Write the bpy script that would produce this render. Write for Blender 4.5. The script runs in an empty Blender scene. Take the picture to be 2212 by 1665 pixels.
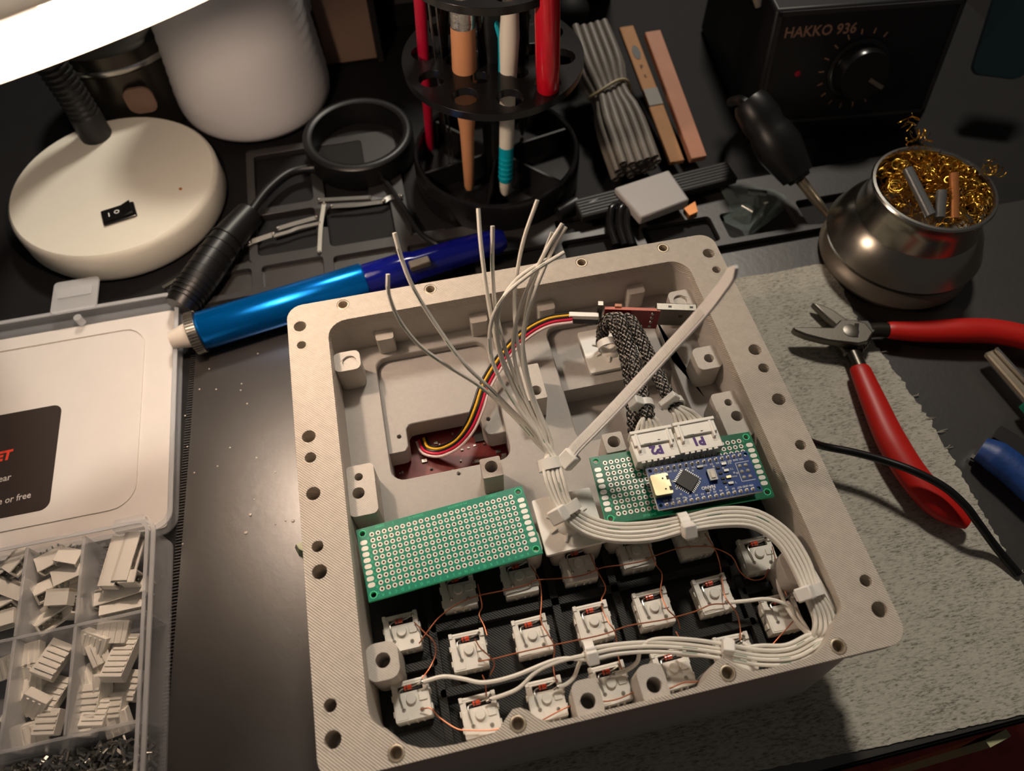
import bpy, math, random
import numpy as np
from mathutils import Vector, Matrix
from mathutils.geometry import tessellate_polygon

random.seed(7)
S = bpy.context.scene
COL = S.collection
MM = 0.001
R = math.radians

# ------------------------------------------------------------------ camera
# millimetres; desk top is z = 0, the rim of the case is z = 58
CAM = np.array([-43.1517, -146.0821, 327.9167])
AX = np.array([[0.97681844, -0.21373279, -0.01200092],
               [-0.1882402, -0.83091069, -0.52359627],
               [0.101938, 0.51371755, -0.85188199]])      # right, down, forward
FPX = 1558.93
cd = bpy.data.cameras.new('camera')
cam = bpy.data.objects.new('camera', cd)
COL.objects.link(cam)
S.camera = cam
cd.sensor_width = 36.0
cd.lens = FPX / 2212 * 36.0
cd.clip_start = 0.01
cd.clip_end = 20
m = Matrix.Identity(4)
for i in range(3):
    m[i][0] = AX[0][i]
    m[i][1] = -AX[1][i]
    m[i][2] = -AX[2][i]
    m[i][3] = CAM[i] * MM
cam.matrix_world = m
cd.dof.use_dof = True
cd.dof.focus_distance = 0.318
cd.dof.aperture_fstop = 9.0


def at(px, py, z):
    """the point at height z (mm above the desk) that stands at this place of the picture"""
    d = AX.T @ np.array([(px - 1106) / FPX, (py - 832.5) / FPX, 1.0])
    s = (z - CAM[2]) / d[2]
    q = CAM + s * d
    return (float(q[0]), float(q[1]), float(z))


# ------------------------------------------------------------------ light
W = bpy.data.worlds.new('world')
S.world = W
W.use_nodes = True
W.node_tree.nodes['Background'].inputs[0].default_value = (1.0, 0.9, 0.82, 1)
W.node_tree.nodes['Background'].inputs[1].default_value = 0.045
VS = S.view_settings
VS.view_transform = 'Standard'
VS.look = 'None'
VS.gamma = 1.0
VS.exposure = 0.0
VS.use_curve_mapping = False

la = bpy.data.lights.new('ceiling_light', 'AREA')
la.shape = 'DISK'
la.size = 0.3
la.energy = 31.0
la.color = (1.0, 0.90, 0.77)
lo = bpy.data.objects.new('ceiling_light', la)
COL.objects.link(lo)
lo.location = (0.48, 1.32, 2.0)
lo.rotation_euler = (Vector((0.05, 0.0, 0.0)) - Vector(lo.location)).to_track_quat('-Z', 'Y').to_euler()

LAMP_W = 0.90          # strength of the desk lamp's bulb, used by its builder

# ------------------------------------------------------------------ helpers


def lin(r, g, b):
    f = lambda c: (c / 255 / 12.92) if c <= 10 else (((c / 255) + 0.055) / 1.055) ** 2.4
    return (f(r), f(g), f(b), 1)


MATS = {}


def mat(name, col, rough=0.5, metal=0.0, spec=0.5, var=0.0, vscale=300.0, bump=0.0, bscale=800.0, trans=0.0, ior=1.45,
        sss=0.0, alpha_mix=None, emit=None, coat=0.0, wave=None, stretch=None):
    """procedural principled material; var mixes the colour with noise, bump adds fine relief"""
    if name in MATS:
        return MATS[name]
    mt = bpy.data.materials.new(name)
    MATS[name] = mt
    mt.use_nodes = True
    nt = mt.node_tree
    p = nt.nodes['Principled BSDF']
    out = nt.nodes['Material Output']
    p.inputs['Base Color'].default_value = col
    p.inputs['Roughness'].default_value = rough
    p.inputs['Metallic'].default_value = metal
    p.inputs['Specular IOR Level'].default_value = spec
    p.inputs['Transmission Weight'].default_value = trans
    p.inputs['IOR'].default_value = ior
    p.inputs['Coat Weight'].default_value = coat
    if sss:
        p.inputs['Subsurface Weight'].default_value = sss
        p.inputs['Subsurface Radius'].default_value = (1.0, 0.8, 0.6)
        p.inputs['Subsurface Scale'].default_value = 0.0005
    if emit:
        p.inputs['Emission Color'].default_value = emit[0]
        p.inputs['Emission Strength'].default_value = emit[1]
    tc = nt.nodes.new('ShaderNodeTexCoord')
    src = tc.outputs['Object']
    if stretch:
        mp = nt.nodes.new('ShaderNodeMapping')
        mp.inputs['Scale'].default_value = stretch
        nt.links.new(src, mp.inputs['Vector'])
        src = mp.outputs['Vector']
    if var:
        no = nt.nodes.new('ShaderNodeTexNoise')
        no.inputs['Scale'].default_value = vscale
        no.inputs['Detail'].default_value = 5
        no.inputs['Roughness'].default_value = 0.65
        nt.links.new(src, no.inputs['Vector'])
        rp = nt.nodes.new('ShaderNodeValToRGB')
        rp.color_ramp.elements[0].position = 0.3
        rp.color_ramp.elements[1].position = 0.7
        lo_ = tuple(max(0.0, c * (1 - var)) for c in col[:3]) + (1,)
        hi_ = tuple(min(1.0, c * (1 + var)) for c in col[:3]) + (1,)
        rp.color_ramp.elements[0].color = lo_
        rp.color_ramp.elements[1].color = hi_
        nt.links.new(no.outputs['Fac'], rp.inputs['Fac'])
        nt.links.new(rp.outputs['Color'], p.inputs['Base Color'])
    last = None
    if bump:
        nb = nt.nodes.new('ShaderNodeTexNoise')
        nb.inputs['Scale'].default_value = bscale
        nb.inputs['Detail'].default_value = 3
        nt.links.new(src, nb.inputs['Vector'])
        bp = nt.nodes.new('ShaderNodeBump')
        bp.inputs['Strength'].default_value = bump
        bp.inputs['Distance'].default_value = 0.0004
        nt.links.new(nb.outputs['Fac'], bp.inputs['Height'])
        last = bp
    if wave:
        wv = nt.nodes.new('ShaderNodeTexWave')
        wv.wave_type = 'BANDS'
        wv.bands_direction = wave[3] if len(wave) > 3 else 'DIAGONAL'
        wv.inputs['Scale'].default_value = wave[0]
        wv.inputs['Distortion'].default_value = wave[2]
        wv.inputs['Detail'].default_value = 1
        nt.links.new(src, wv.inputs['Vector'])
        b2 = nt.nodes.new('ShaderNodeBump')
        b2.inputs['Strength'].default_value = wave[1]
        b2.inputs['Distance'].default_value = 0.0003
        nt.links.new(wv.outputs['Fac'], b2.inputs['Height'])
        if last:
            nt.links.new(last.outputs['Normal'], b2.inputs['Normal'])
        last = b2
    if last:
        nt.links.new(last.outputs['Normal'], p.inputs['Normal'])
    if alpha_mix is not None:
        tr = nt.nodes.new('ShaderNodeBsdfTransparent')
        mx = nt.nodes.new('ShaderNodeMixShader')
        mx.inputs[0].default_value = alpha_mix
        nt.links.new(tr.outputs[0], mx.inputs[1])
        nt.links.new(p.outputs[0], mx.inputs[2])
        nt.links.new(mx.outputs[0], out.inputs['Surface'])
    return mt


def circle(cx, cy, r, n=20, a0=0.0):
    return [(cx + r * math.cos(a0 + 2 * math.pi * i / n), cy + r * math.sin(a0 + 2 * math.pi * i / n)) for i in range(n)]


def rrect(x0, y0, x1, y1, r, n=5):
    r = min(r, (x1 - x0) / 2 - 1e-4, (y1 - y0) / 2 - 1e-4)
    if r <= 0:
        return [(x0, y0), (x1, y0), (x1, y1), (x0, y1)]
    out = []
    for cx, cy, a in ((x1 - r, y0 + r, -90), (x1 - r, y1 - r, 0), (x0 + r, y1 - r, 90), (x0 + r, y0 + r, 180)):
        for i in range(n + 1):
            t = R(a + 90 * i / n)
            out.append((cx + r * math.cos(t), cy + r * math.sin(t)))
    return out


def spline(pts, k=8, closed=False):
    p = [np.array(q, float) for q in pts]
    n = len(p)
    out = []
    rng = n if closed else n - 1
    for i in range(rng):
        if closed:
            a, b, c, d = p[(i - 1) % n], p[i], p[(i + 1) % n], p[(i + 2) % n]
        else:
            a = p[i - 1] if i else 2 * p[0] - p[1]
            b, c = p[i], p[i + 1]
            d = p[i + 2] if i + 2 < n else 2 * p[-1] - p[-2]
        for j in range(k):
            t = j / k
            out.append(0.5 * ((2 * b) + (-a + c) * t + (2 * a - 5 * b + 4 * c - d) * t * t + (-a + 3 * b - 3 * c + d) * t ** 3))
    if not closed:
        out.append(p[-1])
    return out


def pxpath(pts, k=8):
    return spline([at(*q) for q in pts], k)


TEXT_CACHE = {}


def text_geo(s, bold=0.0, shear=0.0):
    key = (s, bold, shear)
    if key not in TEXT_CACHE:
        cu = bpy.data.curves.new('lettering_curve', 'FONT')
        cu.body = s
        cu.size = 1.0
        cu.offset = bold
        cu.shear = shear
        cu.resolution_u = 2
        o = bpy.data.objects.new('lettering_curve', cu)
        COL.objects.link(o)
        dg = bpy.context.evaluated_depsgraph_get()
        me = o.evaluated_get(dg).to_mesh()
        vs = [tuple(v.co) for v in me.vertices]
        fs = [tuple(q.vertices) for q in me.polygons]
        o.evaluated_get(dg).to_mesh_clear()
        bpy.data.objects.remove(o)
        bpy.data.curves.remove(cu)
        TEXT_CACHE[key] = (vs, fs)
    return TEXT_CACHE[key]


class B:
    """collects geometry in millimetres"""

    def __init__(self):
        self.v = []
        self.f = []

    def add(self, vs, fs):
        o = len(self.v)
        self.v.extend(tuple(map(float, q)) for q in vs)
        self.f.extend(tuple(i + o for i in q) for q in fs)
        return o

    def xf(self, M, start=0):
        for i in range(start, len(self.v)):
            self.v[i] = tuple(M @ Vector(self.v[i]))
        return self

    def box(self, x0, y0, z0, x1, y1, z1):
        vs = [(x0, y0, z0), (x1, y0, z0), (x1, y1, z0), (x0, y1, z0), (x0, y0, z1), (x1, y0, z1), (x1, y1, z1), (x0, y1, z1)]
        self.add(vs, [(0, 3, 2, 1), (4, 5, 6, 7), (0, 1, 5, 4), (1, 2, 6, 5), (2, 3, 7, 6), (3, 0, 4, 7)])
        return self

    def prism(self, outer, z0, z1, holes=(), outer_bot=None):
        def area(p):
            return sum(p[i - 1][0] * p[i][1] - p[i][0] * p[i - 1][1] for i in range(len(p)))
        if area(outer) < 0:
            outer = outer[::-1]
            outer_bot = outer_bot[::-1] if outer_bot else None
        hs = [h if area(h) < 0 else h[::-1] for h in holes]
        loops = [outer] + hs
        flat = [q for l in loops for q in l]
        tris = tessellate_polygon([[Vector((q[0], q[1], 0)) for q in l] for l in loops])
        botp = list(flat)
        if outer_bot:
            botp[:len(outer)] = outer_bot
        n = len(flat)
        vs = [(q[0], q[1], z1) for q in flat] + [(q[0], q[1], z0) for q in botp]
        fs = []
        for t in tris:
            a, b, c = (flat[i] for i in t)
            if (b[0] - a[0]) * (c[1] - a[1]) - (b[1] - a[1]) * (c[0] - a[0]) < 0:
                t = (t[0], t[2], t[1])
            fs.append(tuple(t))
            fs.append((t[0] + n, t[2] + n, t[1] + n))
        o = 0
        for l in loops:
            k = len(l)
            for i in range(k):
                j = (i + 1) % k
                fs.append((o + i, n + o + i, n + o + j, o + j))
            o += k
        self.add(vs, fs)
        return self

    def lathe(self, prof, c=(0, 0, 0), n=32, M=None, caps=True):
        """prof: (radius, height) pairs from bottom to top"""
        vs, fs = [], []
        for r, z in prof:
            for i in range(n):
                a = 2 * math.pi * i / n
                vs.append((r * math.cos(a), r * math.sin(a), z))
        for k in range(len(prof) - 1):
            for i in range(n):
                j = (i + 1) % n
                fs.append((k * n + i, k * n + j, (k + 1) * n + j, (k + 1) * n + i))
        if caps:
            fs.append(tuple(range(n))[::-1])
            fs.append(tuple(range((len(prof) - 1) * n, len(prof) * n)))
        if M is not None:
            vs = [tuple(M @ Vector(q)) for q in vs]
        self.add([(q[0] + c[0], q[1] + c[1], q[2] + c[2]) for q in vs], fs)
        return self

    def tube(self, path, r, n=8, caps=True, closed=False, radii=None, flat=1.0):
        P = [np.array(q, float) for q in path]
        k = len(P)
        T = []
        for i in range(k):
            if closed:
                t = P[(i + 1) % k] - P[i - 1]
            else:
                t = P[min(i + 1, k - 1)] - P[max(i - 1, 0)]
            T.append(t / (np.linalg.norm(t) + 1e-9))
        up = np.array([0, 0, 1.0])
        if abs(T[0] @ up) > 0.9:
            up = np.array([0, 1.0, 0])
        nrm = up - T[0] * (up @ T[0])
        nrm /= np.linalg.norm(nrm)
        vs, fs = [], []
        for i in range(k):
            nrm = nrm - T[i] * (nrm @ T[i])
            nrm /= np.linalg.norm(nrm) + 1e-9
            b = np.cross(T[i], nrm)
            rr = radii[i] if radii else r
            for j in range(n):
                a = 2 * math.pi * j / n
                vs.append(P[i] + rr * (math.cos(a) * flat * nrm + math.sin(a) * b))
        m_ = k if closed else k - 1
        for i in range(m_):
            i2 = (i + 1) % k
            for j in range(n):
                j2 = (j + 1) % n
                fs.append((i * n + j, i * n + j2, i2 * n + j2, i2 * n + j))
        if caps and not closed:
            fs.append(tuple(range(n))[::-1])
            fs.append(tuple(range((k - 1) * n, k * n)))
        self.add(vs, fs)
        return self

    def ribbon(self, path, w, h, up=(0, 0, 1), widths=None):
        """flat strap of width w and thickness h swept along a path"""
        P = [np.array(q, float) for q in path]
        k = len(P)
        vs, fs = [], []
        up = np.array(up, float)
        for i in range(k):
            t = P[min(i + 1, k - 1)] - P[max(i - 1, 0)]
            t /= np.linalg.norm(t) + 1e-9
            s = np.cross(t, up)
            s /= np.linalg.norm(s) + 1e-9
            u = np.cross(s, t)
            ww = (widths[i] if widths else w) / 2
            for a, b in ((-1, -1), (1, -1), (1, 1), (-1, 1)):
                vs.append(P[i] + s * ww * a + u * h / 2 * b)
        for i in range(k - 1):
            for j in range(4):
                j2 = (j + 1) % 4
                fs.append((i * 4 + j, i * 4 + j2, i * 4 + 4 + j2, i * 4 + 4 + j))
        fs.append((3, 2, 1, 0))
        o = (k - 1) * 4
        fs.append((o, o + 1, o + 2, o + 3))
        self.add(vs, fs)
        return self

    def ball(self, c, r, n=10, m_=6, sz=1.0):
        prof = [(max(r * math.sin(math.pi * i / m_), 1e-3), -r * sz * math.cos(math.pi * i / m_)) for i in range(m_ + 1)]
        return self.lathe(prof, c, n)

    def text(self, s, size, o, ux=(1, 0, 0), uy=(0, 1, 0), align='c', bold=0.0, fit=None, shear=0.0):
        """flat lettering; ux, uy are the reading and upright directions"""
        vs, fs = text_geo(s, bold, shear)
        if not vs:
            return self
        xs = [q[0] for q in vs]
        ys = [q[1] for q in vs]
        w = max(xs) - min(xs)
        sx = size if fit is None else fit / w
        cx = {'c': (max(xs) + min(xs)) / 2, 'l': min(xs), 'r': max(xs)}[align]
        cy = (max(ys) + min(ys)) / 2 if align == 'c' else 0.35
        o = np.array(o, float)
        ux = np.array(ux, float)
        uy = np.array(uy, float)
        self.add([o + ux * (q[0] - cx) * sx + uy * (q[1] - cy) * size for q in vs], fs)
        return self

    def build(self, name, material, parent=None, bevel=0.0, smooth=40, seg=1, local=False, origin=None):
        """link as ONE mesh object; coordinates are world millimetres unless local"""
        if parent is not None:
            org = (0, 0, 0) if local else ORG[parent.name]
        else:
            if origin is None and not local:
                a = np.array(self.v)
                origin = ((a[:, 0].min() + a[:, 0].max()) / 2, (a[:, 1].min() + a[:, 1].max()) / 2, a[:, 2].min())
            org = origin or (0, 0, 0)
        me = bpy.data.meshes.new(name)
        me.from_pydata([((q[0] - org[0]) * MM, (q[1] - org[1]) * MM, (q[2] - org[2]) * MM) for q in self.v], [], self.f)
        me.validate()
        me.update()
        if smooth:
            me.polygons.foreach_set('use_smooth', [True] * len(me.polygons))
            me.set_sharp_from_angle(angle=R(smooth))
        o = bpy.data.objects.new(name, me)
        COL.objects.link(o)
        me.materials.append(MATS[material] if isinstance(material, str) else material)
        if parent is not None:
            o.parent = parent
            ORG[o.name] = tuple(ORG[parent.name]) if not local else ORG.get(parent.name, (0, 0, 0))
        else:
            o.location = tuple(c * MM for c in org)
            ORG[o.name] = tuple(org)
        if bevel:
            bv = o.modifiers.new('edge', 'BEVEL')
            bv.width = bevel * MM
            bv.segments = seg
            bv.limit_method = 'ANGLE'
            bv.angle_limit = R(40)
            bv.harden_normals = False
        return o


ORG = {}


def tag(o, label=None, cat=None, group=None, kind=None):
    if label:
        o['label'] = label
    if cat:
        o['category'] = cat
    if group:
        o['group'] = group
    if kind:
        o['kind'] = kind
    return o


def thing(name, label, cat, loc=(0, 0, 0), rz=0.0, group=None):
    o = bpy.data.objects.new(name, None)
    COL.objects.link(o)
    o.empty_display_size = 0.01
    o.location = tuple(c * MM for c in loc)
    o.rotation_euler = (0, 0, rz)
    ORG[o.name] = tuple(loc)
    return tag(o, label, cat, group)


def copy_tree(o, parent=None):
    c = o.copy()
    COL.objects.link(c)
    c.parent = parent
    ORG[c.name] = ORG.get(o.name, (0, 0, 0))
    for ch in list(o.children):
        copy_tree(ch, c)
    return c


def frame(origin, ang):
    """local to world for a thing lying flat"""
    return Matrix.Translation(Vector(origin)) @ Matrix.Rotation(ang, 4, 'Z')


def look(normal, up=(0, 0, 1)):
    """rotation that takes +Z to normal"""
    return Vector(normal).to_track_quat('Z', 'Y').to_matrix().to_4x4()


# ------------------------------------------------------------------ materials
mat('print_grey', lin(190, 183, 174), 0.5, spec=0.35, var=0.05, vscale=700, bump=0.05, bscale=2500, wave=(560, 0.16, 0.6))
mat('print_rim', lin(202, 192, 179), 0.42, spec=0.4, var=0.07, vscale=260, bump=0.08, bscale=2200, wave=(520, 0.8, 0.5))
mat('print_floor', lin(168, 163, 157), 0.55, spec=0.3, var=0.04, vscale=500, bump=0.05, bscale=2500, wave=(600, 0.10, 0.5))
mat('print_black', lin(30, 30, 28), 0.5, spec=0.35, var=0.15, vscale=500, bump=0.12, bscale=1500, wave=(520, 0.2, 0.5))
mat('hollow_shade', lin(14, 13, 12), 0.8)  # near-black standing for shade inside a hollow
mat('brass', lin(178, 164, 144), 0.45, 0.7)
mat('steel', lin(190, 188, 182), 0.25, 1.0, bump=0.03)
mat('steel_dull', lin(120, 116, 108), 0.42, 1.0, bump=0.08)
mat('tin', lin(205, 203, 196), 0.28, 1.0, bump=0.1, bscale=3000)
mat('solder', lin(170, 168, 162), 0.3, 1.0, bump=0.2, bscale=3000)
mat('copper', lin(196, 124, 92), 0.42, 0.9)
mat('pad_silver', lin(206, 202, 192), 0.38, 0.35)
mat('switch_white', lin(232, 228, 218), 0.42, spec=0.45, bump=0.03)
mat('nylon', lin(240, 236, 228), 0.38, spec=0.5, sss=0.2)
mat('nylon_clear', lin(240, 236, 232), 0.28, spec=0.55, sss=0.2)
mat('wire_white', lin(230, 225, 214), 0.38, spec=0.5)
mat('wire_print', lin(60, 120, 90), 0.6)
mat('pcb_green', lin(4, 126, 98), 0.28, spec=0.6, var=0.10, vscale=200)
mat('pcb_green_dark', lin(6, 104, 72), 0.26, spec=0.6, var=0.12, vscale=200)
mat('pcb_blue', lin(28, 62, 126), 0.3, spec=0.6, var=0.12, vscale=400)
mat('pcb_red', lin(104, 20, 15), 0.35, spec=0.6, var=0.25, vscale=500)
mat('pcb_maroon', lin(138, 10, 26), 0.35, spec=0.6, var=0.1, vscale=400)
mat('pcb_edge', lin(206, 120, 104), 0.6)
mat('silk_green', lin(70, 205, 150), 0.6)
mat('silk_white', lin(225, 226, 222), 0.6)
mat('chip_black', lin(40, 38, 36), 0.5)
mat('gold_steel', lin(214, 200, 160), 0.35, 1.0, bump=0.15, bscale=4000)
mat('diode_glass', lin(196, 66, 34), 0.15, spec=0.8, coat=0.6)
mat('black_plastic', lin(20, 20, 21), 0.4, spec=0.5, bump=0.03)
mat('black_gloss', lin(22, 21, 22), 0.22, spec=0.5)
mat('black_matte', lin(26, 25, 25), 0.65, spec=0.35, bump=0.05)
mat('wire_black', lin(16, 16, 17), 0.35)
mat('wire_yellow', lin(226, 172, 44), 0.4)
mat('wire_red', lin(196, 30, 62), 0.4)
mat('wire_pinkwhite', lin(224, 200, 196), 0.4)
mat('ink_purple', lin(84, 56, 128), 0.6)
mat('liner_white', lin(224, 218, 212), 0.6, spec=0.3, var=0.02, vscale=60)
mat('label_black', lin(52, 44, 40), 0.5)
mat('label_red', lin(232, 74, 52), 0.5)
mat('label_grey', lin(206, 200, 194), 0.5)
mat('clear_plastic', lin(226, 230, 234), 0.18, spec=0.6, alpha_mix=0.17)
mat('clear_edge', lin(232, 234, 236), 0.2, spec=0.6, alpha_mix=0.36)
mat('clear_film', lin(170, 190, 186), 0.12, spec=0.8, alpha_mix=0.22, bump=0.6, bscale=90)
mat('connector_white', lin(244, 240, 230), 0.42, spec=0.45)
mat('lamp_white', lin(226, 222, 208), 0.4, spec=0.45, var=0.02, vscale=30)
mat('lamp_black', lin(30, 30, 30), 0.5)
mat('spool_white', lin(222, 220, 220), 0.7, spec=0.3, var=0.02, vscale=40, bump=0.12, bscale=300)
mat('dark_metal', lin(70, 66, 60), 0.3, 0.8, bump=0.05)
mat('wood', lin(196, 138, 98), 0.6, spec=0.3, var=0.08, vscale=120, stretch=(1, 1, 0.08))
mat('tan_card', lin(176, 128, 86), 0.7, var=0.06, vscale=100)
mat('tan_pink', lin(190, 132, 104), 0.6, var=0.05, vscale=100)
mat('foil', lin(190, 188, 184), 0.22, 0.9, bump=0.9, bscale=260)
mat('brush_white', lin(228, 222, 208), 0.3, spec=0.5)
mat('teal', lin(0, 158, 178), 0.35, spec=0.5)
mat('teal_dim', lin(4, 34, 40), 0.5)  # colour of the painted teal glimmer
mat('red_gloss', lin(196, 16, 36), 0.2, spec=0.6, coat=0.3)
mat('red_rubber', lin(184, 26, 18), 0.42, spec=0.45, bump=0.03)
mat('crimson', lin(170, 14, 48), 0.35)
mat('blue_anodized', lin(0, 120, 214), 0.22, 0.75, bump=0.04)
mat('blue_clear', lin(22, 32, 160), 0.12, spec=0.7, trans=0.55)
mat('grip_black', lin(17, 16, 16), 0.4, spec=0.5, bump=0.05)
mat('ptfe', lin(226, 216, 202), 0.5, sss=0.2)
mat('tube_grey', lin(118, 112, 104), 0.5, var=0.08, vscale=100)
mat('rubber_band', lin(176, 162, 128), 0.6)
mat('clip_grey', lin(172, 168, 166), 0.5)
mat('station_black', lin(18, 18, 22), 0.45, bump=0.05)
mat('station_edge', lin(44, 42, 44), 0.5)
mat('station_text', lin(150, 116, 96), 0.6)
mat('brass_wool', lin(206, 160, 66), 0.3, 1.0)
mat('cup_metal', lin(168, 162, 150), 0.26, 1.0, bump=0.02)
mat('stand_grey', lin(120, 112, 100), 0.4, 0.4)
mat('ferrule_grey', lin(120, 122, 122), 0.4, 0.5)
mat('ferrule_tan', lin(196, 128, 76), 0.4, 0.5)
mat('braid_black', lin(30, 29, 28), 0.45)
mat('glint_pale', lin(158, 150, 140), 0.4)  # pale colour for the glints painted on the black braid
mat('blue_rubber', lin(22, 58, 120), 0.45, var=0.25, vscale=350, bump=0.2, bscale=600)
mat('silver_paint', lin(168, 158, 140), 0.34, 0.7)
mat('speck', lin(214, 206, 196), 0.35, spec=0.6)
mat('scrap_green', lin(216, 226, 190), 0.25, spec=0.6)
mat('desk_dark', lin(20, 18, 19), 0.7, spec=0.2, var=0.1, vscale=40)
mat('wall_dark', lin(66, 60, 60), 0.8, var=0.05, vscale=10)
mat('carton', lin(134, 108, 92), 0.8, var=0.05, vscale=60)
mat('floor_red', lin(150, 66, 62), 0.9, var=0.3, vscale=40)
mat('strap_pale', lin(170, 170, 130), 0.7, var=0.1, vscale=60)
mat('mat_unlit', lin(22, 21, 22), 0.65, spec=0.25, var=0.12, vscale=60, bump=0.1, bscale=350)  # darker, duller copy of the mat colour, shade painted in
mat('mat_black', lin(40, 36, 33), 0.34, spec=1.0, ior=1.6, var=0.12, vscale=60, bump=0.12, bscale=350)
mat('mat_ridge', lin(40, 37, 36), 0.42, spec=0.9, var=0.1, vscale=80, bump=0.1, bscale=400)

# ------------------------------------------------------------------ the setting


def towel_material():
    mt = mat('towel', lin(196, 194, 182), 0.9, spec=0.15)
    nt = mt.node_tree
    p = nt.nodes['Principled BSDF']
    tc = nt.nodes.new('ShaderNodeTexCoord')
    mp = nt.nodes.new('ShaderNodeMapping')
    mp.inputs['Scale'].default_value = (0.4, 1.5, 1)
    mp.inputs['Rotation'].default_value = (0, 0, 0.03)
    nt.links.new(tc.outputs['Object'], mp.inputs['Vector'])
    n1 = nt.nodes.new('ShaderNodeTexNoise')
    n1.inputs['Scale'].default_value = 900
    n1.inputs['Detail'].default_value = 4
    n1.inputs['Roughness'].default_value = 0.7
    nt.links.new(mp.outputs[0], n1.inputs['Vector'])
    n2 = nt.nodes.new('ShaderNodeTexNoise')
    n2.inputs['Scale'].default_value = 60
    n2.inputs['Detail'].default_value = 3
    nt.links.new(tc.outputs['Object'], n2.inputs['Vector'])
    ad = nt.nodes.new('ShaderNodeMath')
    ad.operation = 'MULTIPLY_ADD'
    ad.inputs[1].default_value = 0.22
    nt.links.new(n2.outputs['Fac'], ad.inputs[0])
    nt.links.new(n1.outputs['Fac'], ad.inputs[2])
    rp = nt.nodes.new('ShaderNodeValToRGB')
    e = rp.color_ramp.elements
    e[0].position = 0.44
    e[0].color = lin(112, 109, 98)
    e[1].position = 0.70
    e[1].color = lin(186, 181, 169)
    k = e.new(0.57)
    k.color = lin(168, 164, 152)
    nt.links.new(ad.outputs[0], rp.inputs['Fac'])
    nt.links.new(rp.outputs['Color'], p.inputs['Base Color'])
    bp = nt.nodes.new('ShaderNodeBump')
    bp.inputs['Strength'].default_value = 0.3
    bp.inputs['Distance'].default_value = 0.0006
    nt.links.new(ad.outputs[0], bp.inputs['Height'])
    nt.links.new(bp.outputs['Normal'], p.inputs['Normal'])


towel_material()

b = B().box(-2500, -1500, -745, 2500, 1700, -735)
tag(b.build('floor', 'floor_red', smooth=0), kind='structure')
b = B().box(-2500, 1700, -740, 2500, 1720, 2600)
tag(b.build('wall_back', 'wall_dark', smooth=0), kind='structure')

desk = thing('desk', 'dark wooden workbench desk under the black soldering mat', 'desk', (0, 0, -30))
B().prism(rrect(-700, -154, 620, 636, 6), -30, -4).build('top', 'desk_dark', desk, bevel=1.5)
for sx in (-660, 560):
    for sy in (-120, 590):
        B().box(sx, sy, -735, sx + 40, sy + 40, -30).build('leg', 'desk_dark', desk)

# soldering mat: sheet, raised working panel with moulded trays, ribbed edge strip
smat = thing('soldering_mat', 'black silicone soldering mat with moulded trays covering the desk', 'mat', (0, 0, -4))
B().prism(rrect(-420, -153, 420, 470, 8), -4, -1.2).build('base_sheet', 'mat_unlit', smat)  # same mat, coloured darker so its back reads as unlit


def mat_edge(y):
    return -172.6 + 0.052 * (y - 45) if y < 150 else -167


panel = [(mat_edge(-152), -152), (418, -152), (418, 114), (-20, 114), (-20, 172)] + [(-166, 172), (-168, 150), (mat_edge(60), 60)]  # back left keeps the lighter mat colour where the lamp lights the trays
B().prism(panel, -1.2, 0).build('working_panel', 'mat_black', smat)
rib = B()
y = -150.0
while y < 110:
    x = mat_edge(y)
    rib.box(x - 3.2, y, -1.2, x - 0.1, y + 0.7, -0.5)
    y += 1.5
tag(rib.build('edge_ribbing', 'mat_ridge', smat, smooth=0), kind='stuff')
wells = [(-131, 146.5, -95, 163.5), (-89, 146.5, -51, 161.5), (-131, 122, -95, 142.5), (-89, 122, -51, 142.5), (-45, 122, -8, 142.5),
         (-45, 146.5, -8, 160), (-2, 122, 40, 142.5), (46, 122, 90, 142.5), (46, 148, 90, 160), (96, 122, 140, 142.5), (146, 122, 190, 142.5), (196, 122, 240, 142.5),
         (-163, 122, -137, 142.5), (-163, 146.5, -137, 163.5)]
B().prism(rrect(-166, 118, 300, 168, 3), 0, 3.2, [rrect(*w, 2.5, 3) for w in wells]).build('tray_grid', 'mat_ridge', smat, bevel=0.5)
wells2 = [(-133, 172, -97, 206), (-90, 170, -50, 203), (-133, 212, -97, 262), (-90, 209, -62, 262)]
B().prism(rrect(-138, 168, -40, 268, 3), -1.2, 2.6, [rrect(*w, 3, 3) for w in wells2]).build('tray_grid', 'mat_ridge', smat, bevel=0.5)

# glinting specks of solder on the mat
spk = [(452, 797), (431, 841), (467, 841), (522, 829), (520, 843), (557, 764), (534, 872), (497, 967), (554, 989), (470, 1007), (595, 1020), (420, 1021),
       (549, 1079), (541, 1112), (531, 1151), (595, 1132), (633, 1125), (617, 1125), (395, 1175), (405, 965), (400, 898), (350, 1245)]
for i, (px, py) in enumerate(spk):
    q = at(px, py, 0)
    r_ = 0.45 if i not in (13, 14, 16) else 0.9
    bb = B().ball((q[0], q[1], 0.2), r_, 8, 4, 0.55)
    tag(bb.build('solder_speck', 'speck', origin=(q[0], q[1], 0)), 'tiny pale solder speck lying on the black mat beside the case', 'speck', 'solder specks on the mat')

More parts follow.
